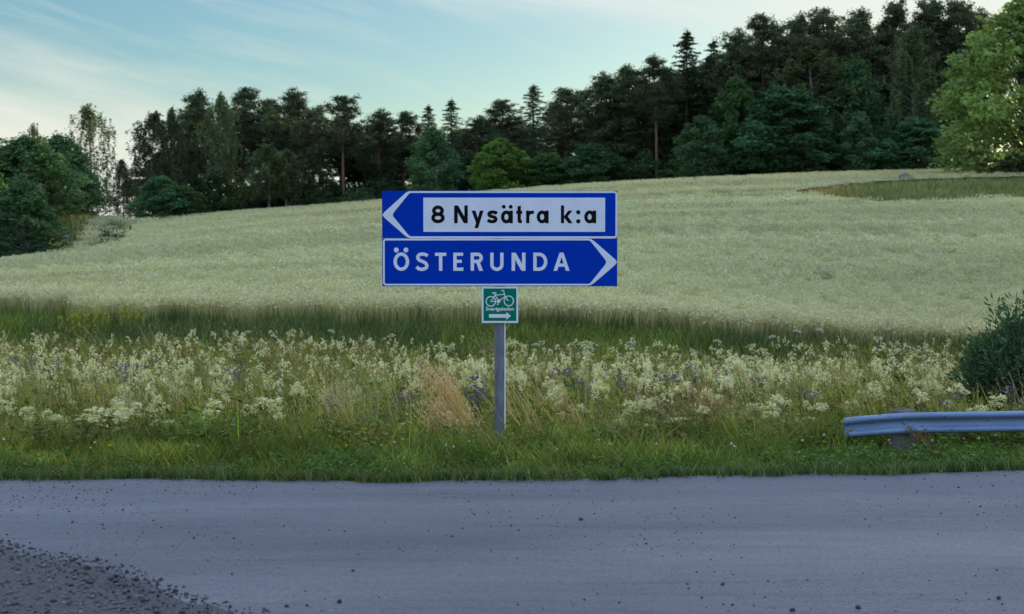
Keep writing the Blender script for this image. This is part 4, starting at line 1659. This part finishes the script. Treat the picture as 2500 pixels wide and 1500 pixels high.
def meadowsweet(seed, fine=True):
    """1 m tall: reddish stem, pinnate leaves, frothy cream panicle. returns stem, leaves, flower arrays"""
    rng = np.random.default_rng(seed)
    t = np.linspace(0, 1, 6)
    bx, by = rng.normal() * 0.08, rng.normal() * 0.06
    path = np.stack([bx * t ** 2 - 0.05 * t, by * t ** 2, t * 0.92], -1)
    stem = [tube_np(path, 0.0045 * (1 - 0.6 * t), (0.17, 0.10, 0.06), 4 if fine else 3)]
    lv = []
    for i in range(7 if fine else 4):
        zf = 0.12 + 0.6 * i / 7 + rng.uniform(-0.03, 0.03)
        a = i * 2.5 + rng.uniform(-0.4, 0.4)
        b0 = np.array([np.interp(zf, t, path[:, 0]), np.interp(zf, t, path[:, 1]), zf * 0.92])
        ln = rng.uniform(0.13, 0.24)
        k_ = 6 if fine else 4
        P_ = []
        for j in range(k_):
            q = (j + 1) / k_
            c = b0 + np.array([math.cos(a) * ln * q, math.sin(a) * ln * q, 0.35 * ln * q - 0.4 * ln * q * q])
            side = np.array([-math.sin(a), math.cos(a), 0]) * 0.028
            P_ += [c + side, c - side]
        P_ = np.array(P_)
        lv.append(cards(P_, 0.055 if fine else 0.07, np.array([0.085, 0.125, 0.035]) * rng.uniform(0.7, 1.35, (len(P_), 1)), rng, 0.5, up=0.4))
    fl = []
    nb = 9 if fine else 6
    for i in range(nb):
        a = i * 2.4 + rng.uniform(-0.5, 0.5)
        q = (i + 0.5) / nb
        c0 = np.array([np.interp(0.8 + 0.2 * q, t, path[:, 0]), np.interp(0.8 + 0.2 * q, t, path[:, 1]), 0.74 + 0.18 * q])
        ln = 0.10 * (1.1 - 0.6 * q) * rng.uniform(0.4, 1.2)
        c = c0 + np.array([math.cos(a) * ln * 0.62, math.sin(a) * ln * 0.62, ln * 0.9])
        stem.append(tube_np([c0, c], [0.002, 0.001], (0.2, 0.17, 0.08), 3))
        m_ = 26 if fine else 10
        P_ = c + rng.normal(size=(m_, 3)) * np.array([0.013, 0.013, 0.018]) * rng.uniform(0.6, 1.25)
        cl = np.array([0.92, 0.87, 0.58]) * rng.uniform(0.72, 1.05, (m_, 1))
        if rng.uniform() < 0.12:
            cl = cl * np.array([0.85, 0.68, 0.45])       # gone over, brownish
        fl.append(cards(P_, 0.021 if fine else 0.032, cl, rng, 0.9, normal=(0, -0.35, 0.8)))
    return merged(stem), merged(lv), merged(fl)


# --- short verge grass next to the road
VG = [merged([blades(16, 0.06, 0.24, 0.0078, 0.07, 0.7, G_GREEN, 2, rngm)]) for i in range(5)]
VD = [merged([blades(20, 0.04, 0.16, 0.006, 0.07, 0.8, G_DARK + [(0.16, 0.14, 0.08)], 2, rngm)]) for i in range(2)]
sv = Soup()
n_ = 4100
x_ = rngm.uniform(-5.4, 6.2, n_)
d_ = rngm.uniform(0, 1, n_) ** 0.9 * 2.3 - 0.04
y_ = road_edge(x_) + d_ + 0.16 * (vnoise(x_, x_ * 0, 0.45, 23) - 0.55) + 0.05 * (vnoise(x_, x_ * 0, 0.09, 24) - 0.5)
z_ = np.maximum(height(x_, y_), np.where(d_ < 0.1, -0.01, -9))
hm = (0.42 + 0.52 * smooth01(d_ / 1.0)) * (0.70 + 0.6 * vnoise(x_, y_, 0.5, 21)) * (1 + 0.6 * smooth01((d_ - 1.3) / 0.8)) * np.where((x_ > 2.2) & (d_ < 1.25), 0.55, 1.0) * np.where((x_ > 2.85) & (x_ < 3.55) & (d_ < 1.2), 0.55, 1.0)
t_ = 0.6 * vnoise(x_, y_, 0.8, 22) + 0.4 * vnoise(x_, y_, 0.2, 25)
b_ = (0.40 + 0.95 * vnoise(x_, y_, 0.45, 26)) * (0.72 + 0.28 * smooth01(d_ / 0.7))
cm_ = np.stack([0.62 + 0.8 * t_, 0.72 + 0.4 * t_, 0.9 + 0.3 * t_], -1) * b_[:, None]
pick = rngm.integers(0, 5, n_)
rot = rngm.uniform(0, 6.28, n_)
for i, pr in enumerate(VG):
    m_ = (pick == i)
    sv.stamp(pr, np.stack([x_, y_, z_], -1)[m_], rot[m_], rngm.uniform(0.9, 1.3, m_.sum()), cm_[m_], zscale=hm[m_] * 1.15,
             lean=np.stack([rngm.normal(-0.3, 0.5, m_.sum()), rngm.normal(0, 0.4, m_.sum())], -1))
n_ = 700
x_ = rngm.uniform(-5.4, 6.2, n_)
y_ = road_edge(x_) + rngm.normal(0.0, 0.05, n_) + 0.18 * (vnoise(x_, x_ * 0, 0.45, 23) - 0.55)
z_ = np.maximum(height(x_, y_), 0.0)
for i, pr in enumerate(VD):
    m_ = rngm.integers(0, 2, n_) == i
    sv.stamp(pr, np.stack([x_, y_, z_ - 0.01], -1)[m_], rngm.uniform(0, 6.28, m_.sum()), rngm.uniform(0.6, 1.0, m_.sum()))
# broad clover and dandelion leaves low in the sward
CL = [leafy(700 + i, 0.10, 60, 0.035, (0.10, 0.18, 0.035), 0.08) for i in range(3)]
n_ = 500
x_ = rngm.uniform(-5.2, 6, n_)
y_ = road_edge(x_) + rngm.uniform(0.15, 1.8, n_)
for i, pr in enumerate(CL):
    m_ = rngm.integers(0, 3, n_) == i
    sv.stamp(pr, np.stack([x_, y_, height(x_, y_)], -1)[m_], rngm.uniform(0, 6.28, m_.sum()), rngm.uniform(0.7, 1.5, m_.sum()))
V_, Q_, C_ = sv.arrays()
tag(obj_np('verge_grass', V_, Q_, C_, M['grass']), 'short bright green grass along the far edge of the road', 'grass', kind='stuff')

# --- tall meadow grass and herbs
TALL_G = [merged([blades(16, 0.35, 0.85, 0.0095, 0.10, 0.55, G_GREEN[:2] + G_OLIVE, 2, rngm)]) for i in range(4)]
TALL_O = [merged([blades(15, 0.35, 0.85, 0.0095, 0.11, 0.5, G_OLIVE + G_TAN[2:], 2, rngm)]) for i in range(4)]
HERB = [leafy(720 + i, 0.7, 52, 0.072, [(0.13, 0.19, 0.035), (0.18, 0.19, 0.05), (0.10, 0.16, 0.04), (0.24, 0.18, 0.05)][i], 0.14) for i in range(4)]
STK_T = [stalk(740 + i, 9, 0.6, 1.0, 0.10, (0.33, 0.25, 0.12), (0.50, 0.40, 0.24), lean=0.35) for i in range(3)]
STK_R = [stalk(750 + i, 8, 0.55, 0.9, 0.10, (0.26, 0.17, 0.09), (0.36, 0.22, 0.15), lean=0.15, headlen=0.13) for i in range(2)]
CULM = [stalk(770 + i, 8, 0.6, 1.0, 0.16, [(0.36, 0.34, 0.10), (0.22, 0.30, 0.07), (0.46, 0.38, 0.15)][i], [(0.42, 0.38, 0.15), (0.34, 0.32, 0.11), (0.6, 0.5, 0.28)][i], lean=0.14, headlen=0.14, nh=5, w=0.005, hs=0.02) for i in range(3)]
sm_ = Soup()
x_, y_ = scatter(13.6, 27, 2.4, rngm, 0.36)
d_ = y_ - road_edge(x_)
ok_ = d_ > 1.7
x_, y_, d_ = x_[ok_], y_[ok_], d_[ok_]
z_ = height(x_, y_)
hm = (0.5 + 0.6 * smooth01((d_ - 1.2) / 5)) * rngm.uniform(0.75, 1.2, len(x_)) * (1 - 0.2 * smooth01((y_ - 20) / 9))
pick = rngm.integers(0, 3, len(x_))
for i, pr in enumerate(CULM):
    m_ = pick == i
    sm_.stamp(pr, np.stack([x_, y_, z_], -1)[m_], rngm.normal(0, 0.5, m_.sum()), rngm.uniform(0.9, 1.4, m_.sum()), zscale=hm[m_])
for ylo, yhi, dens in ((12.9, 17.5, 47), (17.5, 26, 25), (26, 40, 12)):
    x_, y_ = scatter(ylo, yhi, dens, rngm, 0.43 if ylo < 15 else 0.38)
    d_ = y_ - road_edge(x_)
    ok_ = d_ > 1.25
    x_, y_, d_ = x_[ok_], y_[ok_], d_[ok_]
    n_ = len(x_)
    z_ = height(x_, y_)
    ramp_ = (0.42 + 0.58 * smooth01((d_ - 1.2) / 5.0)) * (1 - (0.12 + 0.22 * smooth01((px_of(x_, y_) - 700) / 600)) * smooth01((y_ - 20) / 9))
    hm = ramp_ * (0.72 + 0.6 * vnoise(x_, y_, 1.1, 31)) * rngm.uniform(0.75, 1.3, n_)
    if ylo >= 26:
        hm *= 1.05
    t_ = vnoise(x_, y_, 1.6, 32)
    warm = smooth01((d_ - 2.0) / 3.0)
    b_ = 0.34 + 1.15 * vnoise(x_, y_, 0.5, 33)  # patchy tone; the dark patches imitate shaded gaps between plants
    cm_ = np.stack([0.72 + 0.45 * t_ + 0.28 * warm, 0.80 + 0.35 * t_ + 0.14 * warm, 0.72 + 0.3 * t_], -1) * b_[:, None]
    r_ = rngm.uniform(0, 1, n_)
    pg = 0.48 - 0.12 * warm
    kinds = np.where(r_ < pg, 0, np.where(r_ < 0.70, 1, np.where(r_ < 0.925, 2, np.where(r_ < 0.96, 3, 4))))
    wsc = 1.12 if ylo < 17 else (1.4 if ylo < 26 else 1.8)
    for kk, protos_ in enumerate((TALL_G, TALL_O, HERB, STK_T, STK_R)):
        sel = kinds == kk
        if kk >= 3:
            sel &= vnoise(x_, y_, 1.4, 40 + kk) > 0.45
        pick = np.minimum(rngm.integers(0, len(protos_), n_), len(protos_) - 1)
        for i, pr in enumerate(protos_):
            m_ = sel & (pick == i)
            c_ = m_.sum()
            mul = 1.12 if kk >= 3 else 1.0
            sm_.stamp(pr, np.stack([x_, y_, z_], -1)[m_], (rngm.normal(0, 0.5, c_) if kk >= 3 else rngm.uniform(0, 6.28, c_)), wsc * rngm.uniform(0.85, 1.2, c_), cm_[m_] if kk < 3 else None,
                      zscale=hm[m_] * mul, lean=np.stack([rngm.normal(-0.22, 0.2, c_), rngm.normal(0, 0.15, c_)], -1))
V_, Q_, C_ = sm_.arrays()
tag(obj_np('meadow_grass', V_, Q_, C_, M['grass']), 'tall olive grass and herbs filling the ditch behind the verge', 'grass', kind='stuff')

# --- dark sedge band in front of the oats
SED = [merged([blades(18, 0.4, 0.95, 0.026, 0.28, 0.45, G_DARK, 2, rngm)]) for i in range(3)]
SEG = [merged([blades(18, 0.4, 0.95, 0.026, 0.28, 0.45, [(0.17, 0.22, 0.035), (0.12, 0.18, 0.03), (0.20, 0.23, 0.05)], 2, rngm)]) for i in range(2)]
sb = Soup()
x_, y_ = scatter(37, 62, 7.0, rngm, 0.38)
ok_ = y_ < front_y(x_) + 0.4
x_, y_ = x_[ok_], y_[ok_]
n_ = len(x_)
z_ = height(x_, y_)
p_ = px_of(x_, y_)
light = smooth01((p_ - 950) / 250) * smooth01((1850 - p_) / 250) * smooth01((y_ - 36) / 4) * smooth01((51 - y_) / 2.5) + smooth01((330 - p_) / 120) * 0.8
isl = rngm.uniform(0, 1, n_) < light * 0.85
hm = (0.65 + 0.35 * vnoise(x_, y_, 2.0, 51)) * rngm.uniform(0.8, 1.1, n_) * (1 - 0.25 * smooth01((y_ - 46) / 4))
pick = rngm.integers(0, 6, n_)
for i in range(3):
    m_ = (~isl) & (pick % 3 == i)
    sb.stamp(SED[i], np.stack([x_, y_, z_], -1)[m_], rngm.uniform(0, 6.28, m_.sum()), rngm.uniform(0.8, 1.2, m_.sum()), np.stack([0.6 + 0.6 * vnoise(x_, y_, 3, 52)] * 3, -1)[m_] * np.array([1.1, 0.88, 1.0]), zscale=hm[m_])
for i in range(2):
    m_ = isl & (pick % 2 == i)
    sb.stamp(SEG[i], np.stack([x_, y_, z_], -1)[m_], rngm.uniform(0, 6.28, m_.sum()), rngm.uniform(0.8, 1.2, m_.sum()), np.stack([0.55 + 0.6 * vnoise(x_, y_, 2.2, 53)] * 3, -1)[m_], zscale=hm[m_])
V_, Q_, C_ = sb.arrays()
tag(obj_np('sedge_band', V_, Q_, C_, M['grass']), 'band of dark green sedge between the meadow flowers and the oats', 'grass', kind='stuff')

# --- meadowsweet: the nearest plants one by one, the rest as a mass
xs2, ys2 = [], []
for ylo, yhi, dens in ((13.6, 17, 7.0), (17, 24, 7.0), (24, 39, 4.6)):
    x_, y_ = scatter(ylo, yhi, dens, rngm, 0.41 if ylo < 20 else 0.37)
    xs2.append(x_)
    ys2.append(y_)
x_, y_ = np.concatenate(xs2), np.concatenate(ys2)
d_ = y_ - road_edge(x_)
p_ = px_of(x_, y_)
dn = 0.14 + 1.2 * vnoise(x_, y_, 2.2, 61) * (0.25 + vnoise(x_, y_, 0.8, 62))
dn *= np.where(d_ < 4.5, np.where(p_ < 720, 2.6, np.where(p_ < 1500, 0.10, 0.3)), 1.0)
dn *= np.where((p_ > 780) & (p_ < 1250) & (y_ < 20), 0.35, 1.0)
ok_ = (rngm.uniform(0, 1, len(x_)) < dn) & (d_ > 1.8)
x_, y_, d_ = x_[ok_], y_[ok_], d_[ok_]
o_ = np.argsort(y_)
x_, y_, d_ = x_[o_], y_[o_], d_[o_]
hm = (0.46 + 0.54 * smooth01((d_ - 1.8) / 5.5)) * rngm.uniform(0.68, 1.2, len(x_)) * (1 - (0.06 + 0.22 * smooth01((px_of(x_, y_) - 700) / 600)) * smooth01((y_ - 20) / 9))
rot = rngm.uniform(0, 6.28, len(x_))
z_ = height(x_, y_)
MS = []
for i in range(6):
    a_, b_, c_ = meadowsweet(800 + i, True)
    mm = []
    for nm, arr, mt in (('stem', a_, 'grass'), ('leaves', b_, 'grass'), ('flower_head', c_, 'flower')):
        me = mesh_np('meadowsweet_' + nm, arr[0], arr[1], arr[2])
        me.materials.append(M[mt])
        mm.append((nm, me))
    MS.append(mm)
infr = np.abs(px_of(x_, y_) - 1250) < 1290
idx_near = np.where(infr)[0][:260]
for j in idx_near:
    e_ = empty('meadowsweet_plant', (x_[j], y_[j], z_[j]))
    e_.rotation_euler = (0, 0, rot[j])
    w_ = 0.7 + 0.8 * rngm.uniform() ** 1.5
    e_.scale = (w_, w_, hm[j])
    lf = 'left' if px_of(x_[j], y_[j]) < 1215 else 'right'
    tag(e_, 'cream-flowered meadowsweet plant in the near meadow %s of the sign post' % lf, 'wildflower', 'meadowsweet plants in the near meadow')
    for nm, me in MS[j % 6]:
        c_o = link(bpy.data.objects.new(nm, me), e_)
        if nm != 'stem':
            c_o['kind'] = 'stuff'
rest = np.ones(len(x_), bool)
rest[idx_near] = False
MSP = [merged(meadowsweet(830 + i, False)) for i in range(6)]
sf = Soup()
pick = rngm.integers(0, 6, len(x_))
for i, pr in enumerate(MSP):
    m_ = rest & (pick == i)
    sf.stamp(pr, np.stack([x_, y_, z_], -1)[m_], rot[m_], 0.6 + 0.75 * rngm.uniform(0, 1, m_.sum()) ** 1.5, zscale=hm[m_])
V_, Q_, C_ = sf.arrays()
tag(obj_np('meadowsweet_mass', V_, Q_, C_, M['flower']), 'mass of cream meadowsweet flowers across the farther meadow', 'wildflowers', kind='stuff')


# --- thistles, umbels, tan grass clumps, clover heads
def thistle(seed):
    rng = np.random.default_rng(seed)
    st, fl = [], []
    for i in range(5):
        a = i * 1.3 + rng.uniform(-0.3, 0.3)
        top = np.array([0.07 * math.cos(a) + rng.normal() * 0.02, 0.07 * math.sin(a), 0.8 + rng.uniform(0, 0.18)])
        b0 = np.array([0, 0, 0.0]) if i == 0 else np.array([0, 0, 0.45])
        st.append(tube_np([b0, (b0 + top) / 2 + np.array([0, 0, 0.05]), top], [0.004, 0.003, 0.002], (0.10, 0.12, 0.06), 3))
        t = rng.uniform(0.1, 0.95, 8)
        P_ = b0 + (top - b0) * t[:, None] + rng.normal(size=(8, 3)) * 0.03
        st.append(cards(P_, 0.07, np.array([0.08, 0.12, 0.05]) * rng.uniform(0.7, 1.3, (8, 1)), rng, 0.3))
        for k in range(3):
            c = top + rng.normal(size=3) * np.array([0.028, 0.028, 0.02])
            fl.append(clump(rng, c, 0.014, 16, 0.017, (0.24, 0.15, 0.34), flat=1.0, shell=0.2, var=0.4))
    return merged(st), merged(fl)


TH = []
for i in range(3):
    a_, b_ = thistle(900 + i)
    m1 = mesh_np('thistle_stem', *a_)
    m1.materials.append(M['grass'])
    m2 = mesh_np('thistle_heads', *b_)
    m2.materials.append(M['flower'])
    TH.append((m1, m2))
TSP = [(30, 890, 24), (60, 893, 25), (95, 900, 24), (130, 895, 23), (320, 905, 22), (300, 915, 21), (345, 912, 21), (560, 918, 21), (585, 916, 22), (235, 880, 26),
       (920, 1035, 15.0), (900, 1028, 15.2), (820, 985, 16), (1165, 940, 17.5), (1172, 968, 16.5), (1155, 975, 16), (1378, 915, 20), (1400, 925, 20), (1345, 930, 19),
       (1430, 950, 18), (1690, 912, 21), (1705, 918, 21), (1640, 935, 19), (1590, 945, 19), (1935, 960, 18), (1980, 975, 17), (2320, 985, 16.0), (2470, 962, 15.8), (985, 985, 16), (1520, 935, 20), (1765, 930, 20), (1850, 940, 20)]
for j, (px, py, Y) in enumerate(TSP):
    p = at(px, py, Y)
    gz = h1(p.x, Y)
    e_ = empty('thistle_plant', (p.x, Y, gz))
    hh = max(0.40, (p.z - gz) / 0.92 + 0.05)
    e_.scale = (1.15, 1.15, hh)
    e_.rotation_euler = (0, 0, j * 1.7)
    where = 'left of the sign post' if px < 1200 else ('between sign post and guardrail' if px < 2060 else 'behind the guardrail')
    tag(e_, 'thistle plant with small purple heads in the meadow ' + where, 'wildflower', 'purple thistles in the meadow')
    link(bpy.data.objects.new('stem', TH[j % 3][0]), e_)
    link(bpy.data.objects.new('flower_heads', TH[j % 3][1]), e_)['kind'] = 'stuff'


def umbel(seed):
    rng = np.random.default_rng(seed)
    st = [tube_np([(0, 0, 0), (0.02, 0.01, 0.5), (0.0, 0.0, 0.95)], [0.007, 0.006, 0.004], (0.13, 0.15, 0.06), 5)]
    fl = []
    for i in range(15):
        r = 0.10 * math.sqrt((i + 0.4) / 15)
        a = i * 2.4
        c = np.array([r * math.cos(a), r * math.sin(a), 1.0 - 4.0 * r * r])
        st.append(tube_np([(0, 0, 0.94), tuple(c)], [0.002, 0.0012], (0.16, 0.17, 0.08), 3))
        fl.append(clump(rng, c, 0.024, 20, 0.014, (0.60, 0.60, 0.56), flat=0.5, shell=0.1, var=0.15))
    for i in range(5):
        a = i * 1.9
        c = np.array([0.12 * math.cos(a), 0.12 * math.sin(a), 0.15 + 0.1 * i])
        st.append(cards(c + rng.normal(size=(10, 3)) * 0.045, 0.08, np.array([0.07, 0.12, 0.035]) * rng.uniform(0.7, 1.3, (10, 1)), rng, 0.6))
    return merged(st), merged(fl)


a_, b_ = umbel(950)
um1 = mesh_np('umbel_stem', *a_)
um1.materials.append(M['grass'])
um2 = mesh_np('umbel_flower', *b_)
um2.materials.append(M['flower'])
for px, py, Y, lab in [(632, 800, 36, 'white umbel flower left of the sign, higher of a close pair'), (640, 815, 35, 'white umbel flower left of the sign, lower of a close pair'),
                       (772, 800, 34, 'greyish umbel flower standing alone left of the cycle plate'), (1300, 838, 30, 'white umbel flower just right of the sign post, above the meadowsweet'),
                       (1518, 832, 30, 'wide flat white umbel right of the sign post'), (1630, 836, 31, 'white umbel flower in front of the light green sedge'),
                       (1738, 827, 32, 'white umbel flower right of the light green sedge'), (1918, 797, 33, 'white umbel, left and upper of three before the oats'),
                       (1955, 795, 34, 'pale umbel, right and upper of three before the oats'), (1916, 816, 32, 'white umbel, lowest of three before the oats'),
                       (1425, 842, 31, 'small white umbel between the sign post and the wide flat one')]:
    p = at(px, py, Y)
    gz = h1(p.x, Y)
    e_ = empty('umbel_plant', (p.x, Y, gz))
    e_.scale = (0.8, 0.8, max(0.5, p.z - gz))
    e_.rotation_euler = (0.25 * math.sin(px), 0.3 * math.cos(px * 1.7), px)
    tag(e_, lab, 'wildflower', 'white umbel flowers')
    link(bpy.data.objects.new('stem', um1), e_)
    link(bpy.data.objects.new('flower', um2), e_)

TANC, TANH = (0.62, 0.42, 0.17), (0.78, 0.58, 0.38)
STRAWH = (0.78, 0.70, 0.52)


def grass_clump(name, px, py, Y, n, hlo, hhi, rad, lean, lab, col=TANC, head=TANH, **kw):
    p = at(px, py, Y)
    V, Q, C = stalk(int(px + py), n, hlo, hhi, rad, col, head, lean=lean, w=0.0055, **kw)
    o = obj_np(name, V, Q, C, M['flower'])
    o.location = (p.x, Y, h1(p.x, Y) - 0.02)
    tag(o, lab, 'grass clump', 'dry grass clumps')


grass_clump('dry_grass_clump', 1150, 1080, 14.0, 130, 0.50, 0.98, 0.13, 0.42, 'big tan clump of seeding grass leaning left beside the sign post', headlen=0.26, nh=18, hs=0.03)
grass_clump('dry_grass_clump', 1195, 1085, 13.75, 40, 0.34, 0.62, 0.10, 0.62, 'pale straw grass between the tan clump and the sign post', head=STRAWH, headlen=0.24, nh=12)
grass_clump('dry_grass_clump', 1120, 1085, 13.9, 60, 0.32, 0.6, 0.16, 0.5, 'pale straw grass in front of the big tan clump', head=STRAWH, headlen=0.2)
grass_clump('dry_grass_clump', 1310, 1080, 13.8, 26, 0.45, 0.85, 0.14, 0.5, 'sparse tan grass stalks leaning left just right of the post', head=(0.52, 0.42, 0.28), headlen=0.24, nh=12)
grass_clump('dry_grass_clump', 1420, 1080, 14.2, 24, 0.5, 0.9, 0.16, 0.5, 'sparse tan grass stalks farther right of the post', head=(0.55, 0.46, 0.3), headlen=0.24, nh=12)
grass_clump('dry_grass_clump', 862, 1060, 14.6, 26, 0.5, 0.85, 0.10, 0.3, 'narrow tuft of pale grass stalks left of the big tan clump', head=(0.6, 0.5, 0.34), headlen=0.22, nh=12)
grass_clump('dry_grass_clump', 1730, 1040, 15.5, 70, 0.5, 0.9, 0.22, 0.05, 'reddish brown grass stand halfway between post and guardrail', col=(0.30, 0.17, 0.09), head=(0.40, 0.24, 0.17), headlen=0.15)
grass_clump('dry_grass_clump', 2282, 1112, 13.15, 40, 0.16, 0.32, 0.06, 0.55, 'withered brown grass leaning against the guardrail post', col=(0.28, 0.17, 0.10), head=(0.33, 0.22, 0.14), headlen=0.05, nh=4)
grass_clump('dry_grass_clump', 840, 900, 19, 60, 0.55, 0.95, 0.16, 0.1, 'beige feathery grass plume among the meadowsweet left of the sign', head=(0.6, 0.46, 0.33), headlen=0.16, nh=16, hs=0.03)


for px, py, Y, lab in [(1525, 1118, 13.4, 'dark leafy weed clump in the verge right of the sign post'), (1180, 1100, 13.35, 'small dark leafy weed at the foot of the sign post')]:
    p = at(px, py, Y)
    k_ = 1.0 if px > 1300 else 0.6
    V, Q, C = merged([leafy(int(px) + j, 0.22 * k_, 240, 0.05, (0.045, 0.095, 0.028), 0.11 * k_) for j in range(3)])
    o = obj_np('weed_clump', V, Q, C, M['grass'])
    o.location = (p.x, Y, h1(p.x, Y))
    tag(o, lab, 'weed')
    o['group'] = 'leafy weeds in the verge'


def yellow_spike(px, py, Y, lab):
    rng = np.random.default_rng(int(px))
    p = at(px, py, Y)
    gz = h1(p.x, Y)
    hh = p.z - gz
    parts = []
    for i in range(14):
        bx_, by_ = rng.normal() * 0.22, rng.normal() * 0.2
        h_ = hh * rng.uniform(0.75, 1.05)
        parts.append(tube_np([(bx_, by_, 0), (bx_ + rng.normal() * .03, by_, h_)], [0.008, 0.004], (0.2, 0.2, 0.05), 3))
        z_ = rng.uniform(0.3, 1.0, 40) * h_
        parts.append(cards(np.stack([bx_ + rng.normal(size=40) * 0.03, by_ + rng.normal(size=40) * 0.03, z_], -1), 0.07, np.array([0.42, 0.40, 0.05]) * rng.uniform(0.7, 1.2, (40, 1)), rng, 0.5))
    V, Q, C = merged(parts)
    o = obj_np('yellow_spike_plant', V, Q, C, M['grass'])
    o.location = (p.x, Y, gz)
    tag(o, lab, 'wildflower', 'yellow-green spikes before the oats')


yellow_spike(205, 752, 48, 'left cluster of yellow-green spikes in front of the oats')
yellow_spike(245, 757, 48, 'middle cluster of yellow-green spikes in front of the oats')
yellow_spike(320, 745, 48.5, 'right, tallest cluster of yellow-green spikes in front of the oats')

# white clover heads and a few yellow flowers in the verge
fl_s = []
rngc = np.random.default_rng(12)
sc_ = Soup()
for k in range(60):
    x = rngc.uniform(-4.4, 4.8)
    y = road_edge(x) + rngc.uniform(0.3, 1.9)
    z = h1(x, float(y)) + rngc.uniform(0.12, 0.24)
    sc_.add(*clump(rngc, (x, float(y), z), 0.011, 16, 0.012, (0.62, 0.56, 0.54) if k % 5 else (0.6, 0.5, 0.03), flat=0.9, shell=0.3, var=0.15))
    sc_.add(*tube_np([(x, float(y), z - 0.18), (x, float(y), z)], [0.0015, 0.0012], (0.1, 0.15, 0.05), 3))
V_, Q_, C_ = sc_.arrays()
tag(obj_np('clover_heads', V_, Q_, C_, M['flower']), 'tiny white clover heads dotted in the verge grass', 'wildflowers', kind='stuff')

# ------------------------------------------------------------------ willow bush at the right edge
p = at(2478, 990, 18.0)
bz = h1(p.x, 18.0)
bush = empty('willow_bush', (p.x, 18.0, bz))
tag(bush, 'dark green willow bush behind the guardrail at the right edge', 'bush')
rngb = np.random.default_rng(321)
stems, lv = [], []
for i in range(110):
    a = rngb.uniform(0, 6.28)
    sp_ = rngb.uniform(0.1, 1.0) ** 0.7
    hgt = 1.92 * (1.05 - 0.45 * sp_ ** 2) * rngb.uniform(0.72, 0.95)
    r0 = 0.15 * sp_
    tip = np.array([0.16 + math.cos(a) * 0.78 * sp_, math.sin(a) * 0.7 * sp_, hgt])
    b0 = np.array([0.1 + r0 * math.cos(a), r0 * math.sin(a), 0.0])
    midp = b0 * 0.5 + tip * 0.5 + np.array([math.cos(a) * 0.10, math.sin(a) * 0.10, 0.05])
    pth = np.array(smooth_path([tuple(b0[:2]), tuple(midp[:2]), tuple(tip[:2])], 4))
    zz = np.linspace(0, hgt, len(pth))
    path = np.concatenate([pth, zz[:, None]], 1)
    stems.append(tube_np(path, np.linspace(0.011, 0.002, len(path)), (1, 1, 1), 4))
    m_ = 210
    t = rngb.uniform(0.12, 1.02, m_)
    c = np.stack([np.interp(t, np.linspace(0, 1, len(path)), path[:, k]) for k in range(3)], -1)
    out = rngb.normal(size=(m_, 3))
    out[:, 2] = np.abs(out[:, 2]) * 0.7 + 0.3
    out /= np.linalg.norm(out, axis=1, keepdims=True)
    reach = rngb.uniform(0.02, 0.13, (m_, 1))
    ln = rngb.uniform(0.06, 0.11, (m_, 1))
    side = np.cross(out, rngb.normal(size=(m_, 3)))
    side /= np.linalg.norm(side, axis=1, keepdims=True)
    c0 = c + out * reach
    V = np.stack([c0, c0 + out * ln * 0.45 + side * 0.012, c0 + out * ln, c0 + out * ln * 0.45 - side * 0.012], 1).reshape(-1, 3)
    cl = np.array([0.065, 0.12, 0.050]) * rngb.uniform(0.65, 1.5, (m_, 1))
    lv.append((V, np.arange(4 * m_).reshape(m_, 4), np.repeat(cl, 4, 0)))
sv_, sq_, _c = merged(stems)
obj_np('stems', sv_, sq_, None, M['bark_dark'], bush)
lv_ = merged(lv)
obj_np('leaves', lv_[0], lv_[1], lv_[2], M['grass'], bush)
